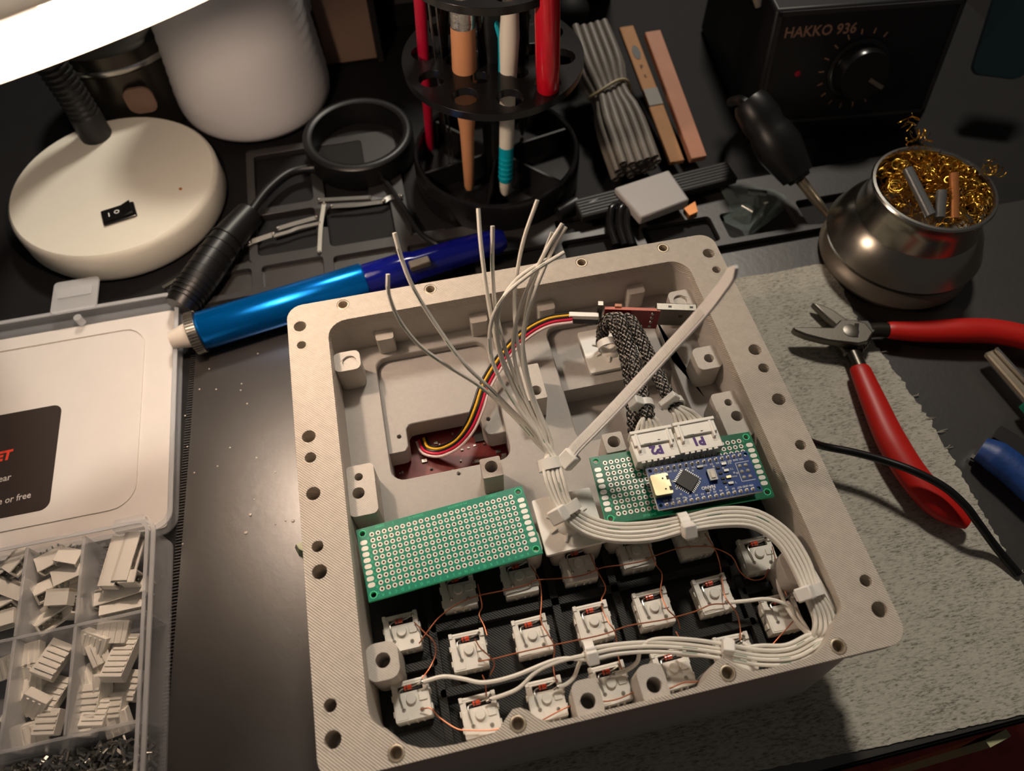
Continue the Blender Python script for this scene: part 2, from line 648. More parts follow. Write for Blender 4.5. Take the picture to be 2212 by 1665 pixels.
# shop towel under the case
random.seed(11)
tow = [(-104, -148), (-20, -147), (46, -146.5), (100, -149), (168, -151), (215, -152.4), (207, -125), (198.5, -106), (200, -60), (200.5, -14), (197, 20), (194, 51), (195.5, 74), (196, 92), (188, 93.6), (160, 93.2),
       (142, 94), (60, 93), (10, 60), (-104, -82)]
edge = []
for i in range(len(tow)):
    a, c = np.array(tow[i]), np.array(tow[(i + 1) % len(tow)])
    k = max(1, int(np.linalg.norm(c - a) / 1.6))
    rough = 0.55 if 5 <= i <= 13 else 0.15
    for j in range(k):
        q = a + (c - a) * j / k
        edge.append((q[0] + random.gauss(0, rough), q[1] + random.gauss(0, 0.12)))
tw = B().prism(edge, 0.05, 0.75)
tw = tag(tw.build('shop_towel', 'towel', smooth=0), 'grey speckled shop towel with ragged edge spread under the case', 'towel')
fr = B()
for px, py in ((1975, 855), (2030, 933), (2043, 968), (2195, 1240), (2003, 905), (1905, 760), (1870, 700), (2140, 1170)):
    q = at(px, py, 0.5)
    for j in range(3):
        e_ = (q[0] + random.uniform(1.5, 5), q[1] + random.uniform(-1, 1.4), 0.7)
        fr.tube(spline([(q[0] - 2.5, q[1], 0.5), (q[0] + 1, q[1] + random.uniform(-.6, .6), 1.0), e_], 4), 0.14, 4)
tag(fr.build('loose_threads', 'towel', tw), kind='stuff')

# pale strap hanging below the front edge of the desk
sp = spline([(158, -157, -8), (152, -160, -60), (144, -164, -130), (136, -168, -220)], 6)
tag(B().ribbon(sp, 12, 3, up=(0.2, -1, 0.3)).build('hanging_strap', 'strap_pale'), 'pale yellowish strap hanging in the dark below the desk edge', 'strap')

# ------------------------------------------------------------------ the printed case
case = thing('printed_case', 'open grey printed keyboard case with drilled rim and mounting bosses', 'case', (0, -19, 0))
half = [(0, -118.2), (18, -118.2), (27, -117.8), (31, -115.6), (33.5, -112.6), (36, -111.1), (38.6, -111.1), (41, -113), (43.8, -115.6), (47, -117.2), (53, -117.6),
        (60, -117.6), (66, -117.2), (71, -116.3), (75.7, -114), (79.5, -110.8), (82, -107.6), (84.5, -106.2), (86.5, -104), (87.2, -101.5), (87.4, -98), (87.6, 0), (87.6, 60.2)]
half += [(87.6 - 9 + 9 * math.cos(R(a)), 60.2 + 9 * math.sin(R(a))) for a in (15, 30, 45, 60, 75, 90)]
inner = half + [(-x, y) for x, y in half[::-1] if abs(x) > 1e-6]
HV = [69.97, 59.17, 11.04, 0.95, -15.54, -38.1, -48.29, -96.29, -107.19]
HR = [2.9, 2.1, 2.9, 2.4, 2.9, 2.3, 2.9, 2.3, 2.95]
rim_out = rrect(-105.7, -119.8, 105.7, 82.6, 7.5, 6)
holes = [inner]
for v, r_ in zip(HV, HR):
    for s in (-1, 1):
        holes.append(circle(100 * s, v, r_, 20))
INS = [(s * u, v) for v, us in ((78.3, (79.3, 37.5)), (-116.0, (79.6, 37.8))) for u in us for s in (-1, 1)]
for u, v in INS:
    holes.append(circle(u, v, 3.0, 18))
B().prism(rim_out, 52.5, 58, holes).build('rim', 'print_rim', case, bevel=0.45, seg=2)
for v, r_ in zip(HV, HR):
    for s in (-1, 1):
        hb = B().lathe([(r_ + 0.95, 57.9), (r_ + 0.95, 58.08), (r_ + 0.45, 58.08), (r_ + 0.45, 57.9)], (100 * s, v, 0), 20, caps=False)
        hb.lathe([(r_ + 1.7, 52.6), (r_ + 1.7, 38), (r_, 38), (r_, 52.6)][::-1], (100 * s, v, 0), 20, caps=False)
        hb.build('screw_tube', 'print_rim', case)
for u, v in INS:
    bi = B().lathe([(2.9, 50), (2.9, 57.9), (2.65, 58.05), (2.2, 58.0), (1.75, 57.2), (1.6, 56.4), (1.6, 51), (0.05, 51)], (u, v, 0), 20, caps=False)
    bi.build('threaded_insert', 'brass', case)
top_out = rrect(-93.5, -119.6, 93.5, 82.2, 13, 6)
bot_out = [(x * 0.985, y - 4.6 if y < -60 else y - 3) for x, y in top_out]
bot_out = [(max(-93.5, min(93.5, x)), y) for x, y in bot_out]
B().prism(top_out, 0.8, 52.6, [inner], bot_out).build('side_wall', 'print_grey', case)

# interior floor with the two display openings
flo = [(-88.2, -47), (88.2, -47), (88.2, 61), (80, 70), (-80, 70), (-88.2, 61)]
openL = rrect(-70.4, -5.5, -15.6, 61.4, 6, 5)
openR = rrect(15.6, -5.0, 71.3, 61.4, 6, 5)
B().prism(flo, 28.6, 33, [openL, openR, circle(-40.9, -8.1, 0.7, 10)]).build('floor_plate', 'print_floor', case, bevel=0.5)
B().prism(rrect(-73, -8, -13, 64, 3), 10, 12).build('pocket_floor', 'print_black', case)
B().prism([(-72, 63), (-72, 10.4), (-64.5, 10.4), (-62.4, 11), (-61.3, 13), (-61.0, 22), (-59.6, 23.9), (-57.5, 24.3), (-28.5, 24.3), (-26.4, 23.4), (-25.7, 21), (-25.7, 14.6), (-24.4, 11.2), (-22.4, 10.2),
           (-14, 10.2), (-14, 63)], 16.2, 28.6, [circle(-64.8, 18.7, 1.0, 12), circle(-22.2, 18.7, 1.0, 12)]).build('display_clamp', 'print_floor', case, bevel=0.5)
B().prism(rrect(13, 25.8, 73.5, 63.5, 0.5), 16.2, 28.6).build('ledge', 'print_floor', case, bevel=0.4)
B().prism(rrect(13, -8, 73.5, 64, 1), 14.2, 16.2).build('pocket_floor', 'print_floor', case)

B().prism(rrect(-74.5, -9.5, -11.5, 65.5, 3), 12, 28.7, [rrect(-70.4, -5.5, -15.6, 61.4, 6, 5)]).build('pocket_wall', 'print_floor', case)
B().prism(rrect(11.5, -9, 75.4, 65.5, 3), 14.2, 28.7, [rrect(15.6, -5.0, 71.3, 61.4, 6, 5)]).build('pocket_wall', 'print_floor', case)

# bosses


def boss(poly, z1, hole=None, hr=2.0, depth=13, z0=33.0, mt='print_grey', bev=0.4):
    hs = [circle(hole[0], hole[1], hr, 18)] if hole else []
    if hole:
        bb = B().prism(poly, z1 - depth, z1, hs)
        if z1 - depth > z0 + 0.1:
            bb.prism(poly, z0, z1 - depth)
    else:
        bb = B().prism(poly, z0, z1)
    return bb.build('boss', mt, case, bevel=bev)


for s in (-1, 1):
    a, c = sorted((s * 75.6, s * 88))
    boss(rrect(a, 46.8, c, 57.6, 3), 49, (s * 80.7, 51.6), 3.3, 1.2)
    a, c = sorted((s * 76.0, s * 88))
    boss(rrect(a, -12.4, c, -1.8, 2), 48.2, (s * 82.7, -7.4), 1.75)
    boss(rrect(a, -25.5, c, -9.6, 2.5), 49.2, (s * 83.4, -15.2), 2.55)
    boss(rrect(s * 27 - 4.4, -20.4, s * 27 + 4.4, -11.2, 0.8), 49.4, (s * 27, -15.6), 2.75)
    boss(rrect(s * 82 - 6.2, -90.4, s * 82 + 6.2, -76.6, 4), 48.2, (s * 81.7, -83.2), 2.75, 14, 28)
    boss(rrect(s * 12 - 5.0, -120, s * 12 + 5.0, -106.4, 3.4), 54.0, (s * 12.1, -113.6), 2.7, 14, 28)
    for xb in (63.3, 17.0):
        boss(rrect(s * xb - 4.3, 63.6, s * xb + 4.3, 70.5, 1.4), 44.6)
    for xs_, ys_ in ((7.2, -51.5), (17.2, -51.0)):
        boss(rrect(s * xs_ - 4.0, ys_ - 6.0, s * xs_ + 4.0, ys_ + 5, 3) if s > 0 else rrect(s * xs_ - 3.4, ys_ - 5.4, s * xs_ + 3.4, ys_ + 5, 3), 47, z0=28)
boss(rrect(76.0, 11.2, 88, 23.6, 3), 48.4, (82.6, 16.8), 2.3)
boss(rrect(-4.6, 12.4, 4.4, 31.2, 0.5), 49.4, (0.2, 17.0), 2.5)
boss(rrect(-56, -50, -44, -36, 2), 46.4)
boss(rrect(44, -52, 56, -38, 2), 50.8)

# black key plate with its ribs
B().prism([(-88.5, -118.4), (88.5, -118.4), (88.5, -45.5), (-88.5, -45.5)], 24, 28).build('key_plate', 'print_black', case)


def rib_box(x0, y0, x1, y1, z1=31.6):
    B().prism(rrect(x0, y0, x1, y1, 1.2, 3), 27.8, z1).build('rib', 'print_black', case, bevel=0.4)


rib_box(-64, -73.6, 64, -70.4)
rib_box(-64, -98.2, 64, -95.0)
for s in (-1, 1):
    a, c = sorted((s * 11.0, s * 14.2))
    rib_box(a, -97, c, -47)
    a, c = sorted((s * 61.6, s * 64.8))
    rib_box(a, -117, c, -47)
    a, c = sorted((s * 63, s * 86))
    rib_box(a, -86.2, c, -83.0)
    a, c = sorted((s * 64, s * 87))
    rib_box(a, -116.6, c, -106.5, 30.4)

# display board seen through the left opening
dis = thing('display_board', 'red display circuit board deep in the left opening of the case', 'circuit board', (-42, 8, 12))
B().box(-72, -7, 12.0, -14, 40, 14).build('board', 'pcb_red', dis)
random.seed(3)
for i in range(46):
    x, y = random.uniform(-69, -18), random.uniform(-4.5, 22)
    w_, h_ = random.choice(((1.2, 0.8), (0.8, 1.4), (2.4, 1.6), (1.0, 1.0), (0.7, 0.7)))
    B().box(x, y, 14, x + w_, y + h_, 14.0 + random.uniform(.4, 1.0)).build('component', random.choice(('solder', 'chip_black', 'steel_dull', 'solder')), dis)
B().box(-30, 15, 14, -24, 20, 15.2).build('chip', 'chip_black', dis)
B().prism(rrect(-44, -2, -38, 0.6, 1), 14, 14.6).build('component', 'solder', dis)

# ------------------------------------------------------------------ key switches


def make_switch():
    t = thing('key_switch', 'proto', 'switch', (0, 0, 0))
    slot = rrect(-4.6, 3.2, 4.9, 5.6, 0.3, 2)
    hb = B().prism(rrect(-6.9, -6.9, 6.9, 5.9, 0.5, 2), 0, 6.2)
    hb.prism(rrect(-6.8, -6.8, 6.8, 6.2, 0.5, 2), 6.2, 8.0, [slot])
    hb.build('housing', 'switch_white', t, bevel=0.25, local=True)
    B().prism(rrect(-4.5, 3.3, 4.8, 5.5, 0.3, 2), 6.2, 6.35).build('slot', 'chip_black', t, local=True)
    B().lathe([(1.95, 7.9), (1.95, 9.0), (1.75, 9.3), (0.05, 9.35)], (0.1, 0.4, 0), 20).build('centre_post', 'switch_white', t, local=True)
    B().prism(rrect(2.9, -0.9, 6.0, 1.9, 0.4, 2), 7.9, 8.5).build('raised_pad', 'switch_white', t, bevel=0.15, local=True)
    B().prism(rrect(-6.3, -6.3, -2.0, 2.4, 0.4, 2), 7.9, 8.2).build('raised_pad', 'switch_white', t, bevel=0.1, local=True)
    hg = B().tube([(-6.4, 6.75, 7.2), (5.6, 6.75, 7.2)], 0.75, 10)
    hg.box(-7.0, 5.6, 5.5, -5.6, 7.6, 8.4)
    hg.box(5.2, 4.6, 5.5, 6.9, 7.6, 8.7)
    hg.build('hinge_bar', 'switch_white', t, bevel=0.15, local=True)
    cl = B()
    for s in (-1, 1):
        for yy in (-3.4, 2.2):
            cl.box(s * 6.9 - 0.5, yy - 1.0, 2.5, s * 6.9 + 0.55, yy + 1.0, 6.6)
    for xx in (-3, 0.5, 3):
        cl.box(xx, -7.5, 3, xx + 0.7, -6.8, 6.5)
    cl.build('clips', 'switch_white', t, local=True)
    d = B().tube([(-2.0, 4.6, 8.0), (0.9, 4.7, 8.05)], 0.95, 12)
    d = d.build('diode', 'diode_glass', t, local=True)
    B().tube([(-1.3, 4.63, 8.0), (-0.9, 4.64, 8.0)], 1.0, 12).build('band', 'chip_black', d, local=True)
    ld = B().tube(spline([(-2.0, 4.6, 8.0), (-3.0, 4.5, 8.3), (-3.9, 3.7, 8.8), (-4.0, 1.5, 9.2), (-3.6, -1.6, 8.9), (-3.3, -2.9, 8.2)], 4), 0.28, 6)
    ld.tube(spline([(0.9, 4.7, 8.05), (2.6, 4.9, 8.2), (4.6, 5.5, 8.8)], 4), 0.28, 6)
    ld.build('lead', 'tin', d, local=True)
    for x, y in ((-3.3, -2.9), (3.5, -4.0), (5.2, 5.8)):
        B().lathe([(0.75, 7.9), (0.8, 8.2), (0.45, 8.7), (0.15, 9.2), (0.02, 9.3)], (x, y, 0), 10).build('solder_joint', 'solder', t, local=True)
    return t


SW = make_switch()
ROWN = {0: 'back row', 1: 'middle row', 2: 'front row'}
SWP = []
CX = {1: -75, 2: -50.3, 3: -25, 4: 0, 5: 24.8, 6: 50, 7: 74}
for c in range(2, 7):
    for r_ in range(3):
        SWP.append((c, r_, CX[c], (-60.4, -84.3, -107.8)[r_]))
SWP += [(1, 0, -74.8, -71.8), (1, 1, -74.6, -97.0), (7, 0, 74.0, -72.6), (7, 1, 73.8, -97.0)]
ordn = {2: 'second', 3: 'third', 4: 'fourth', 5: 'fifth', 6: 'sixth'}
for i, (c, r_, x, y) in enumerate(SWP):
    o = SW if i == 0 else copy_tree(SW)
    o.location = (x * MM, y * MM, 28 * MM)
    o.rotation_euler = (0, 0, R(random.uniform(-1.5, 1.5)))
    ORG[o.name] = (x, y, 28)
    if c in ordn:
        lab = 'white key switch with red diode, %s, %s column from left' % (ROWN[r_], ordn[c])
    else:
        lab = 'white key switch with red diode, %s of the outer pair by the %s wall' % (('back one', 'front one')[r_], 'left' if c == 1 else 'right')
    tag(o, lab, 'switch', 'key switches wired in the case')

# ------------------------------------------------------------------ bare copper wires


def copper(label, pts, r_=0.27):
    pts = [p if len(p) == 3 else (p[0], p[1], 38.2) for p in pts]
    o = B().tube(pxpath(pts, 6), r_, 6).build('copper_wire', 'copper')
    tag(o, label, 'wire', 'bare copper wires between the switches')


copper('long copper wire joining the back row of switches', [(905, 1390, 37.5), (925, 1362), (950, 1332), (985, 1306, 39), (1006, 1296, 38), (1035, 1286), (1090, 1275), (1140, 1262, 38), (1158, 1253), (1225, 1248), (1266, 1240, 37.5),
        (1300, 1226), (1345, 1220), (1391, 1211, 37.5), (1412, 1201), (1470, 1183), (1520, 1180, 37.8), (1542, 1183, 40), (1580, 1201, 39), (1600, 1236, 35), (1625, 1252, 33), (1650, 1248, 34), (1660, 1228, 37)])
copper('long copper wire joining the middle row of switches', [(1033, 1428, 37.5), (1070, 1422), (1110, 1412), (1171, 1398, 37.8), (1230, 1386), (1303, 1370, 37.8), (1360, 1351), (1436, 1338, 37.8), (1500, 1321), (1535, 1306, 38.5), (1566, 1304, 37.8)])
copper('copper wire joining the two leftmost front switches', [(908, 1532, 37.5), (930, 1530, 39), (950, 1550), (985, 1573), (1010, 1577), (1061, 1577, 37.8), (1080, 1573)])
copper('copper wire from the third front switch to the boss pair', [(1165, 1559), (1201, 1539, 37.8), (1228, 1526, 38.5), (1250, 1518, 38)])
copper('copper wire between the two front bosses', [(1290, 1515, 38), (1315, 1514), (1342, 1507, 37.8), (1372, 1493, 38.5)])
copper('copper wire from the fifth front switch towards the right insert', [(1435, 1489, 38), (1450, 1485), (1478, 1474, 37.8), (1500, 1473), (1520, 1469, 38)])
copper('reddish copper wire slanting up to the rightmost front switch', [(1640, 1422, 36), (1660, 1402, 37), (1690, 1368, 39), (1713, 1342, 37.8)])
copper('thin copper strand running down beside the leftmost switches', [(895, 1344, 37), (915, 1364, 38), (937, 1386, 38), (941, 1412, 37), (930, 1440, 37), (912, 1465, 38.5)])
copper('thin copper strand down the second column, back part', [(1032, 1262, 37), (1037, 1285, 39), (1041, 1310, 35), (1035, 1328, 34), (1046, 1352, 36), (1052, 1372, 37.5)])
copper('thin copper strand down the second column, middle part', [(1026, 1380, 37.5), (1038, 1400, 40), (1060, 1420, 39), (1068, 1436, 38), (1059, 1458, 36)])
copper('short copper strand at the second column front switch', [(1042, 1458, 38), (1048, 1474, 39), (1051, 1505, 38)])
copper('thin copper strand down the third column', [(1146, 1221, 37), (1164, 1250, 38), (1170, 1290, 37), (1168, 1332, 38), (1172, 1350, 38.5), (1185, 1372, 40), (1198, 1396, 39.5), (1195, 1430, 38), (1198, 1458, 38), (1204, 1474, 38)])
copper('thin copper strand down the fourth column', [(1274, 1195, 37.5), (1290, 1232, 38), (1308, 1268, 37), (1299, 1296, 35), (1302, 1318, 38), (1316, 1346, 40), (1329, 1366, 39.5), (1333, 1400, 38), (1336, 1420, 38), (1344, 1448, 38)])
copper('thin copper strand down the fifth column, back part', [(1400, 1176, 37.5), (1416, 1218, 38), (1430, 1240, 38), (1427, 1274, 37.5), (1431, 1292, 38.5), (1442, 1316, 40), (1462, 1336, 39), (1469, 1358, 36)])
copper('short copper strand in front of the fifth column', [(1460, 1364, 35), (1468, 1380, 37), (1467, 1396, 38)])
copper('thin copper strand down the sixth column', [(1523, 1152, 38), (1546, 1190, 40), (1556, 1224, 36), (1561, 1262, 38), (1568, 1292, 40), (1590, 1322, 39), (1598, 1350, 38), (1600, 1384, 38)])
copper('copper strand between the two switches by the right wall', [(1668, 1180, 38), (1676, 1212, 40), (1690, 1262, 38), (1700, 1288, 38)], 0.22)

# ------------------------------------------------------------------ perforated boards
PW, PH, PITCH = 70.0, 30.0, 2.54


def pad_mesh():
    n = 12
    bb = B().lathe([(1.0, 0.0), (0.98, 0.10), (0.5, 0.10), (0.44, 0.0), (0.44, -1.5)], (0, 0, 0), n, caps=False)
    return bb


def perfboard(name, label, cx, cy, ztop, ang, green, rows, letters_up, hide=None):
    t = thing(name, label, 'circuit board', (cx, cy, ztop), ang)
    gx, gy = 24 * PITCH / 2, 10 * PITCH / 2
    bb = B()
    mh = [circle(sx * 32.8, sy * 12.8, 1.15, 16) for sx in (-1, 1) for sy in (-1, 1)]
    bb.prism(rrect(-35, -15, 35, 15, 0.4, 2), -1.6, 0, [[(-gx, -gy), (gx, -gy), (gx, gy), (-gx, gy)]] + mh)
    for i in range(24):
        for j in range(10):
            x, y = (i - 11.5) * PITCH, (j - 4.5) * PITCH
            h = PITCH / 2
            sq = [(x + h * a, y + h * c) for a, c in ((1, 0), (1, 1), (0, 1), (-1, 1), (-1, 0), (-1, -1), (0, -1), (1, -1))]
            ci = circle(x, y, 0.5, 8)
            vs = [(p[0], p[1], z) for z in (0, -1.6) for p in sq + ci]
            fs = []
            for k in range(8):
                k2 = (k + 1) % 8
                fs.append((k, k2, 8 + k2, 8 + k))
                fs.append((16 + k, 24 + k, 24 + k2, 16 + k2))
            bb.add(vs, fs)
    bb.build('board', green, t, local=True, smooth=0)
    eg = B()
    for x, y, w_, h_ in ((0, -15.02, 70, .06), (0, 15.02, 70, .06)):
        eg.box(-35, y - h_ / 2, -1.5, 35, y + h_ / 2, -0.05)
    for s in (-1, 1):
        eg.box(s * 35.02 - .03, -15, -1.5, s * 35.02 + .03, 15, -0.05)
    eg.build('cut_edge', 'silk_green', t, local=True, smooth=0)
    first = None
    for i in range(24):
        for j in range(10):
            x, y = (i - 11.5) * PITCH, (j - 4.5) * PITCH
            if hide and hide(x, y):
                continue
            if first is None:
                first = pad_mesh().build('solder_pad', 'pad_silver', t, local=True, smooth=30)
                o = first
            else:
                o = first.copy()
                COL.objects.link(o)
                o.parent = t
            o.location = (x * MM, y * MM, 0)
    fe = None
    for s in (-1, 1):
        for j in range(8):
            if fe is None:
                fe = B().prism(rrect(-1.45, -0.95, 1.45, 0.95, 0.9, 4), 0, 0.09).build('edge_pad', 'pad_silver', t, local=True)
                o = fe
            else:
                o = fe.copy()
                COL.objects.link(o)
                o.parent = t
            o.location = (s * 32.9 * MM, (j - 3.5) * PITCH * MM, 0)
    for sx in (-1, 1):
        for sy in (-1, 1):
            B().lathe([(1.5, 0.0), (1.5, 0.06), (1.15, 0.06), (1.1, -1.5)], (sx * 32.8, sy * 12.8, 0), 16, caps=False).build('mounting_ring', 'silk_green', t, local=True)
    tx = B()
    z = 0.06
    RX, UX = (-1, 0, 0), (0, -1, 0)
    if letters_up:
        for i, ch in enumerate('ABCDEFGHIJKLMNOPQRSTUVWX'):
            tx.text(ch, 1.55, ((i - 11.5) * PITCH, -13.85, z), RX, UX)
        tx.text('39382H2', 1.3, (21.5, 14.0, z), RX, UX)
        tx.text('PY-3CMX7CM', 1.3, (7.0, 14.0, z), RX, UX)
        tx.text('22402A-12', 1.4, (-10.5, 14.0, z), RX, UX)
        tx.text('2', 1.4, (-20, 14.0, z), RX, UX)
        tx.text('54MM', 1.4, (-25.5, 14.0, z), RX, UX)
    else:
        tx.text('39382H2', 1.5, (-17, -14.0, z), (1, 0, 0), (0, 1, 0))
    for j in range(10):
        for s in (-1, 1):
            tx.text('%02d' % (j + 1), 1.15, (s * 31.0 if s < 0 else 30.9, (4.5 - j) * PITCH - (1.2 if s < 0 else 0.4), z), (0, -1, 0), (1, 0, 0))
    tx.build('lettering', 'silk_green', t, local=True, smooth=0)
    return t


pL = np.mean([at(767, 1147, 48.4), at(1129, 1047, 48.4), at(1173, 1195, 48.4), at(797, 1298, 48.4)], axis=0)
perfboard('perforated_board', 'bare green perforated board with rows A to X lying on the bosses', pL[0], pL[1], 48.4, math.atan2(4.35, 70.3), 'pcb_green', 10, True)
pRc = np.mean([at(1269, 990, 53), at(1626, 931, 53), at(1671, 1071, 53), at(1309, 1132, 53)], axis=0)
AR = math.atan2(-3.2, 71.5)
PR = frame((pRc[0], pRc[1], 53), AR)
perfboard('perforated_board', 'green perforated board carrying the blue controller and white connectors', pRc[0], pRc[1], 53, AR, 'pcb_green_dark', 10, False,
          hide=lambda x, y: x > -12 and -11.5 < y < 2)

# ------------------------------------------------------------------ blue controller board
nc = np.mean([at(1398, 1012, 60), at(1616, 973, 60), at(1645, 1060, 60), at(1422, 1100, 60)], axis=0)
nano = thing('controller_board', 'small blue microcontroller board with silver socket and square chip', 'circuit board', (nc[0], nc[1], 60), R(-1.9))
XL = 21.5
nh = [circle(sx * 20.2, sy * 7.6, 0.8, 12) for sx in (-1, 1) for sy in (-1, 1)]
B().prism(rrect(-XL, -9, XL, 9, 0.3, 2), -1.6, 0, nh).build('board', 'pcb_blue', nano, local=True)
hd = B()
for s in (-1, 1):
    hd.box(-19.2, s * 7.6 - 1.2, -4.2, 19.2, s * 7.6 + 1.2, -1.6)
hd.build('pin_header', 'chip_black', nano, local=True)
pf = None
for s in (-1, 1):
    for i in range(15):
        if pf is None:
            pf = B().lathe([(0.85, 0.0), (0.85, 0.06), (0.55, 0.25), (0.32, 0.9), (0.28, 1.3), (0.02, 1.35)], (0, 0, 0), 10).build('pin', 'pad_silver', nano, local=True)
            o = pf
        else:
            o = pf.copy()
            COL.objects.link(o)
            o.parent = nano
        o.location = ((i - 7) * 2.54 * MM, s * 7.62 * MM, 0)
sk = B().prism(rrect(-5.6, -4.5, 1.9, 4.5, 0.9, 4), 0, 3.2, )
sock = B().prism(rrect(-XL - 0.3, -4.5, -XL + 7.0, 4.5, 0.7, 3), 0.0, 3.2)
sock = sock.build('socket', 'gold_steel', nano, bevel=0.5, local=True, seg=2)
for yy in (-2.3, 2.3):
    B().box(-XL + 5.9, yy - 0.9, 3.15, -XL + 7.05, yy + 0.9, 3.24).build('notch', 'chip_black', sock, local=True)
    B().lathe([(0.42, 3.15), (0.42, 3.24), (0.01, 3.24)], (-XL + 4.4, yy, 0), 10).build('dimple', 'chip_black', sock, local=True)
CM = Matrix.Translation((-7.0, 0.4, 0)) @ Matrix.Rotation(R(45), 4, 'Z')
ch = B().prism(rrect(-3.5, -3.5, 3.5, 3.5, 0.2, 1), 0.25, 1.25)
ch.xf(CM).build('chip', 'chip_black', nano, bevel=0.1, local=True)
pinp = None
for k in range(4):
    for i in range(8):
        Mx = CM @ Matrix.Rotation(R(90 * k), 4, 'Z') @ Matrix.Translation((3.5, (i - 3.5) * 0.8, 0))
        if pinp is None:
            pinp = B().box(0, -0.17, 0.3, 0.55, 0.17, 0.5).box(0.45, -0.17, 0.02, 1.1, 0.17, 0.2).build('chip_lead', 'tin', nano, local=True, smooth=0)
            o = pinp
        else:
            o = pinp.copy()
            COL.objects.link(o)
            o.parent = nano
        Mx = Mx.copy()
        Mx.translation = Mx.translation * MM
        o.matrix_local = Mx
bt = B().prism(rrect(1.8, -1.6, 5.2, 3.4, 0.2, 2), 0, 1.7).build('reset_button', 'steel', nano, bevel=0.15, local=True)
B().prism(rrect(2.7, -0.7, 4.3, 2.5, 0.2, 2), 1.7, 2.1).build('plunger', 'ptfe', bt, local=True, bevel=0.1)
for y_, m_ in ((5.0, 'tin'), (2.0, 'tin'), (-0.9, 'gold_steel'), (-3.6, 'tin')):
    B().prism(rrect(8.9, y_ - 0.55, 11.0, y_ + 0.55, 0.2, 2), 0, 0.7).build('indicator', m_, nano, bevel=0.1, local=True)
for x_, y_ in ((6.4, 3.4), (6.6, 1.0), (6.8, -1.4), (7.0, -3.2), (-0.6, 4.8), (-1.0, -5.2)):
    B().box(x_, y_, 0, x_ + 1.5, y_ + 0.8, 0.5).build('resistor', 'chip_black', nano, local=True)
B().xf(Matrix.Identity(4)).box(-1.2, 5.2, 0, 1.4, 6.0, 0.7).build('resistor', 'steel', nano, local=True)
for i in range(3):
    for j in range(2):
        B().lathe([(0.85, 0.0), (0.85, 0.1), (0.5, 0.5), (0.02, 0.75)], (16.1 + j * 2.54, (i - 1) * 2.54 + 0.4, 0), 10).build('solder_joint', 'pad_silver', nano, local=True)
ns = B()
zz = 0.05
for i, s_ in enumerate(('D12', 'D11', 'D10', 'D9', 'D8', 'D7', 'D6', 'D5', 'D4', 'D3', 'D2', 'GND', 'RST', 'RX0', 'TX1')):
    ns.text(s_, 1.1, ((i - 7) * 2.54, 5.9, zz), (-1, 0, 0), (0, -1, 0), bold=0.02)
for i, s_ in enumerate(('D13', '3V3', 'REF', 'A0', 'A1', 'A2', 'A3', 'A4', 'A5', 'A6', 'A7', '5V', 'RST', 'GND', 'VIN')):
    ns.text(s_, 1.1, ((i - 7) * 2.54, -5.95, zz), (-1, 0, 0), (0, -1, 0), bold=0.02)
ns.text('NANO', 1.9, (0.6, -3.6, zz), (-1, 0, 0), (0, -1, 0), bold=0.03)
ns.text('RX', 1.2, (12.4, 5.0, zz), (-1, 0, 0), (0, -1, 0))
ns.text('TX', 1.2, (12.4, 2.4, zz), (-1, 0, 0), (0, -1, 0))
ns.text('PWR', 1.0, (12.5, -0.9, zz), (-1, 0, 0), (0, -1, 0))
ns.text('L', 1.2, (12.2, -3.6, zz), (1, 0, 0), (0, 1, 0))
for q in ((14.6, -3.8, 14.8, 4.6), (14.6, 4.4, 20.4, 4.6), (14.6, -3.8, 20.4, -3.6)):
    ns.box(q[0], q[1], 0, q[2], q[3], zz)
for x_, y_ in ((-12.6, 1.6), (-12.0, -1.8), (-11.0, -4.4), (-9.4, -6.4), (-3.2, 4.6), (-1.4, 0.6), (1.0, -4.9), (2.6, -4.8), (7.6, -4.8), (12.9, 0.6), (9.2, 3.4), (5.6, 4.8), (-14.2, 0.2), (14.0, 0.2)):
    ns.lathe([(0.42, 0), (0.42, zz), (0.2, zz), (0.2, 0)], (x_, y_, 0), 10, caps=False)
ns.build('lettering', 'silk_white', nano, local=True, smooth=0)
eg = B()
eg.box(-XL - .05, -9, -1.5, -XL, 9, -0.1).box(-XL, -9.05, -1.5, XL, -9, -0.1)
eg.build('cut_edge', 'silk_white', nano, local=True, smooth=0)

# ------------------------------------------------------------------ white plug connectors on the board


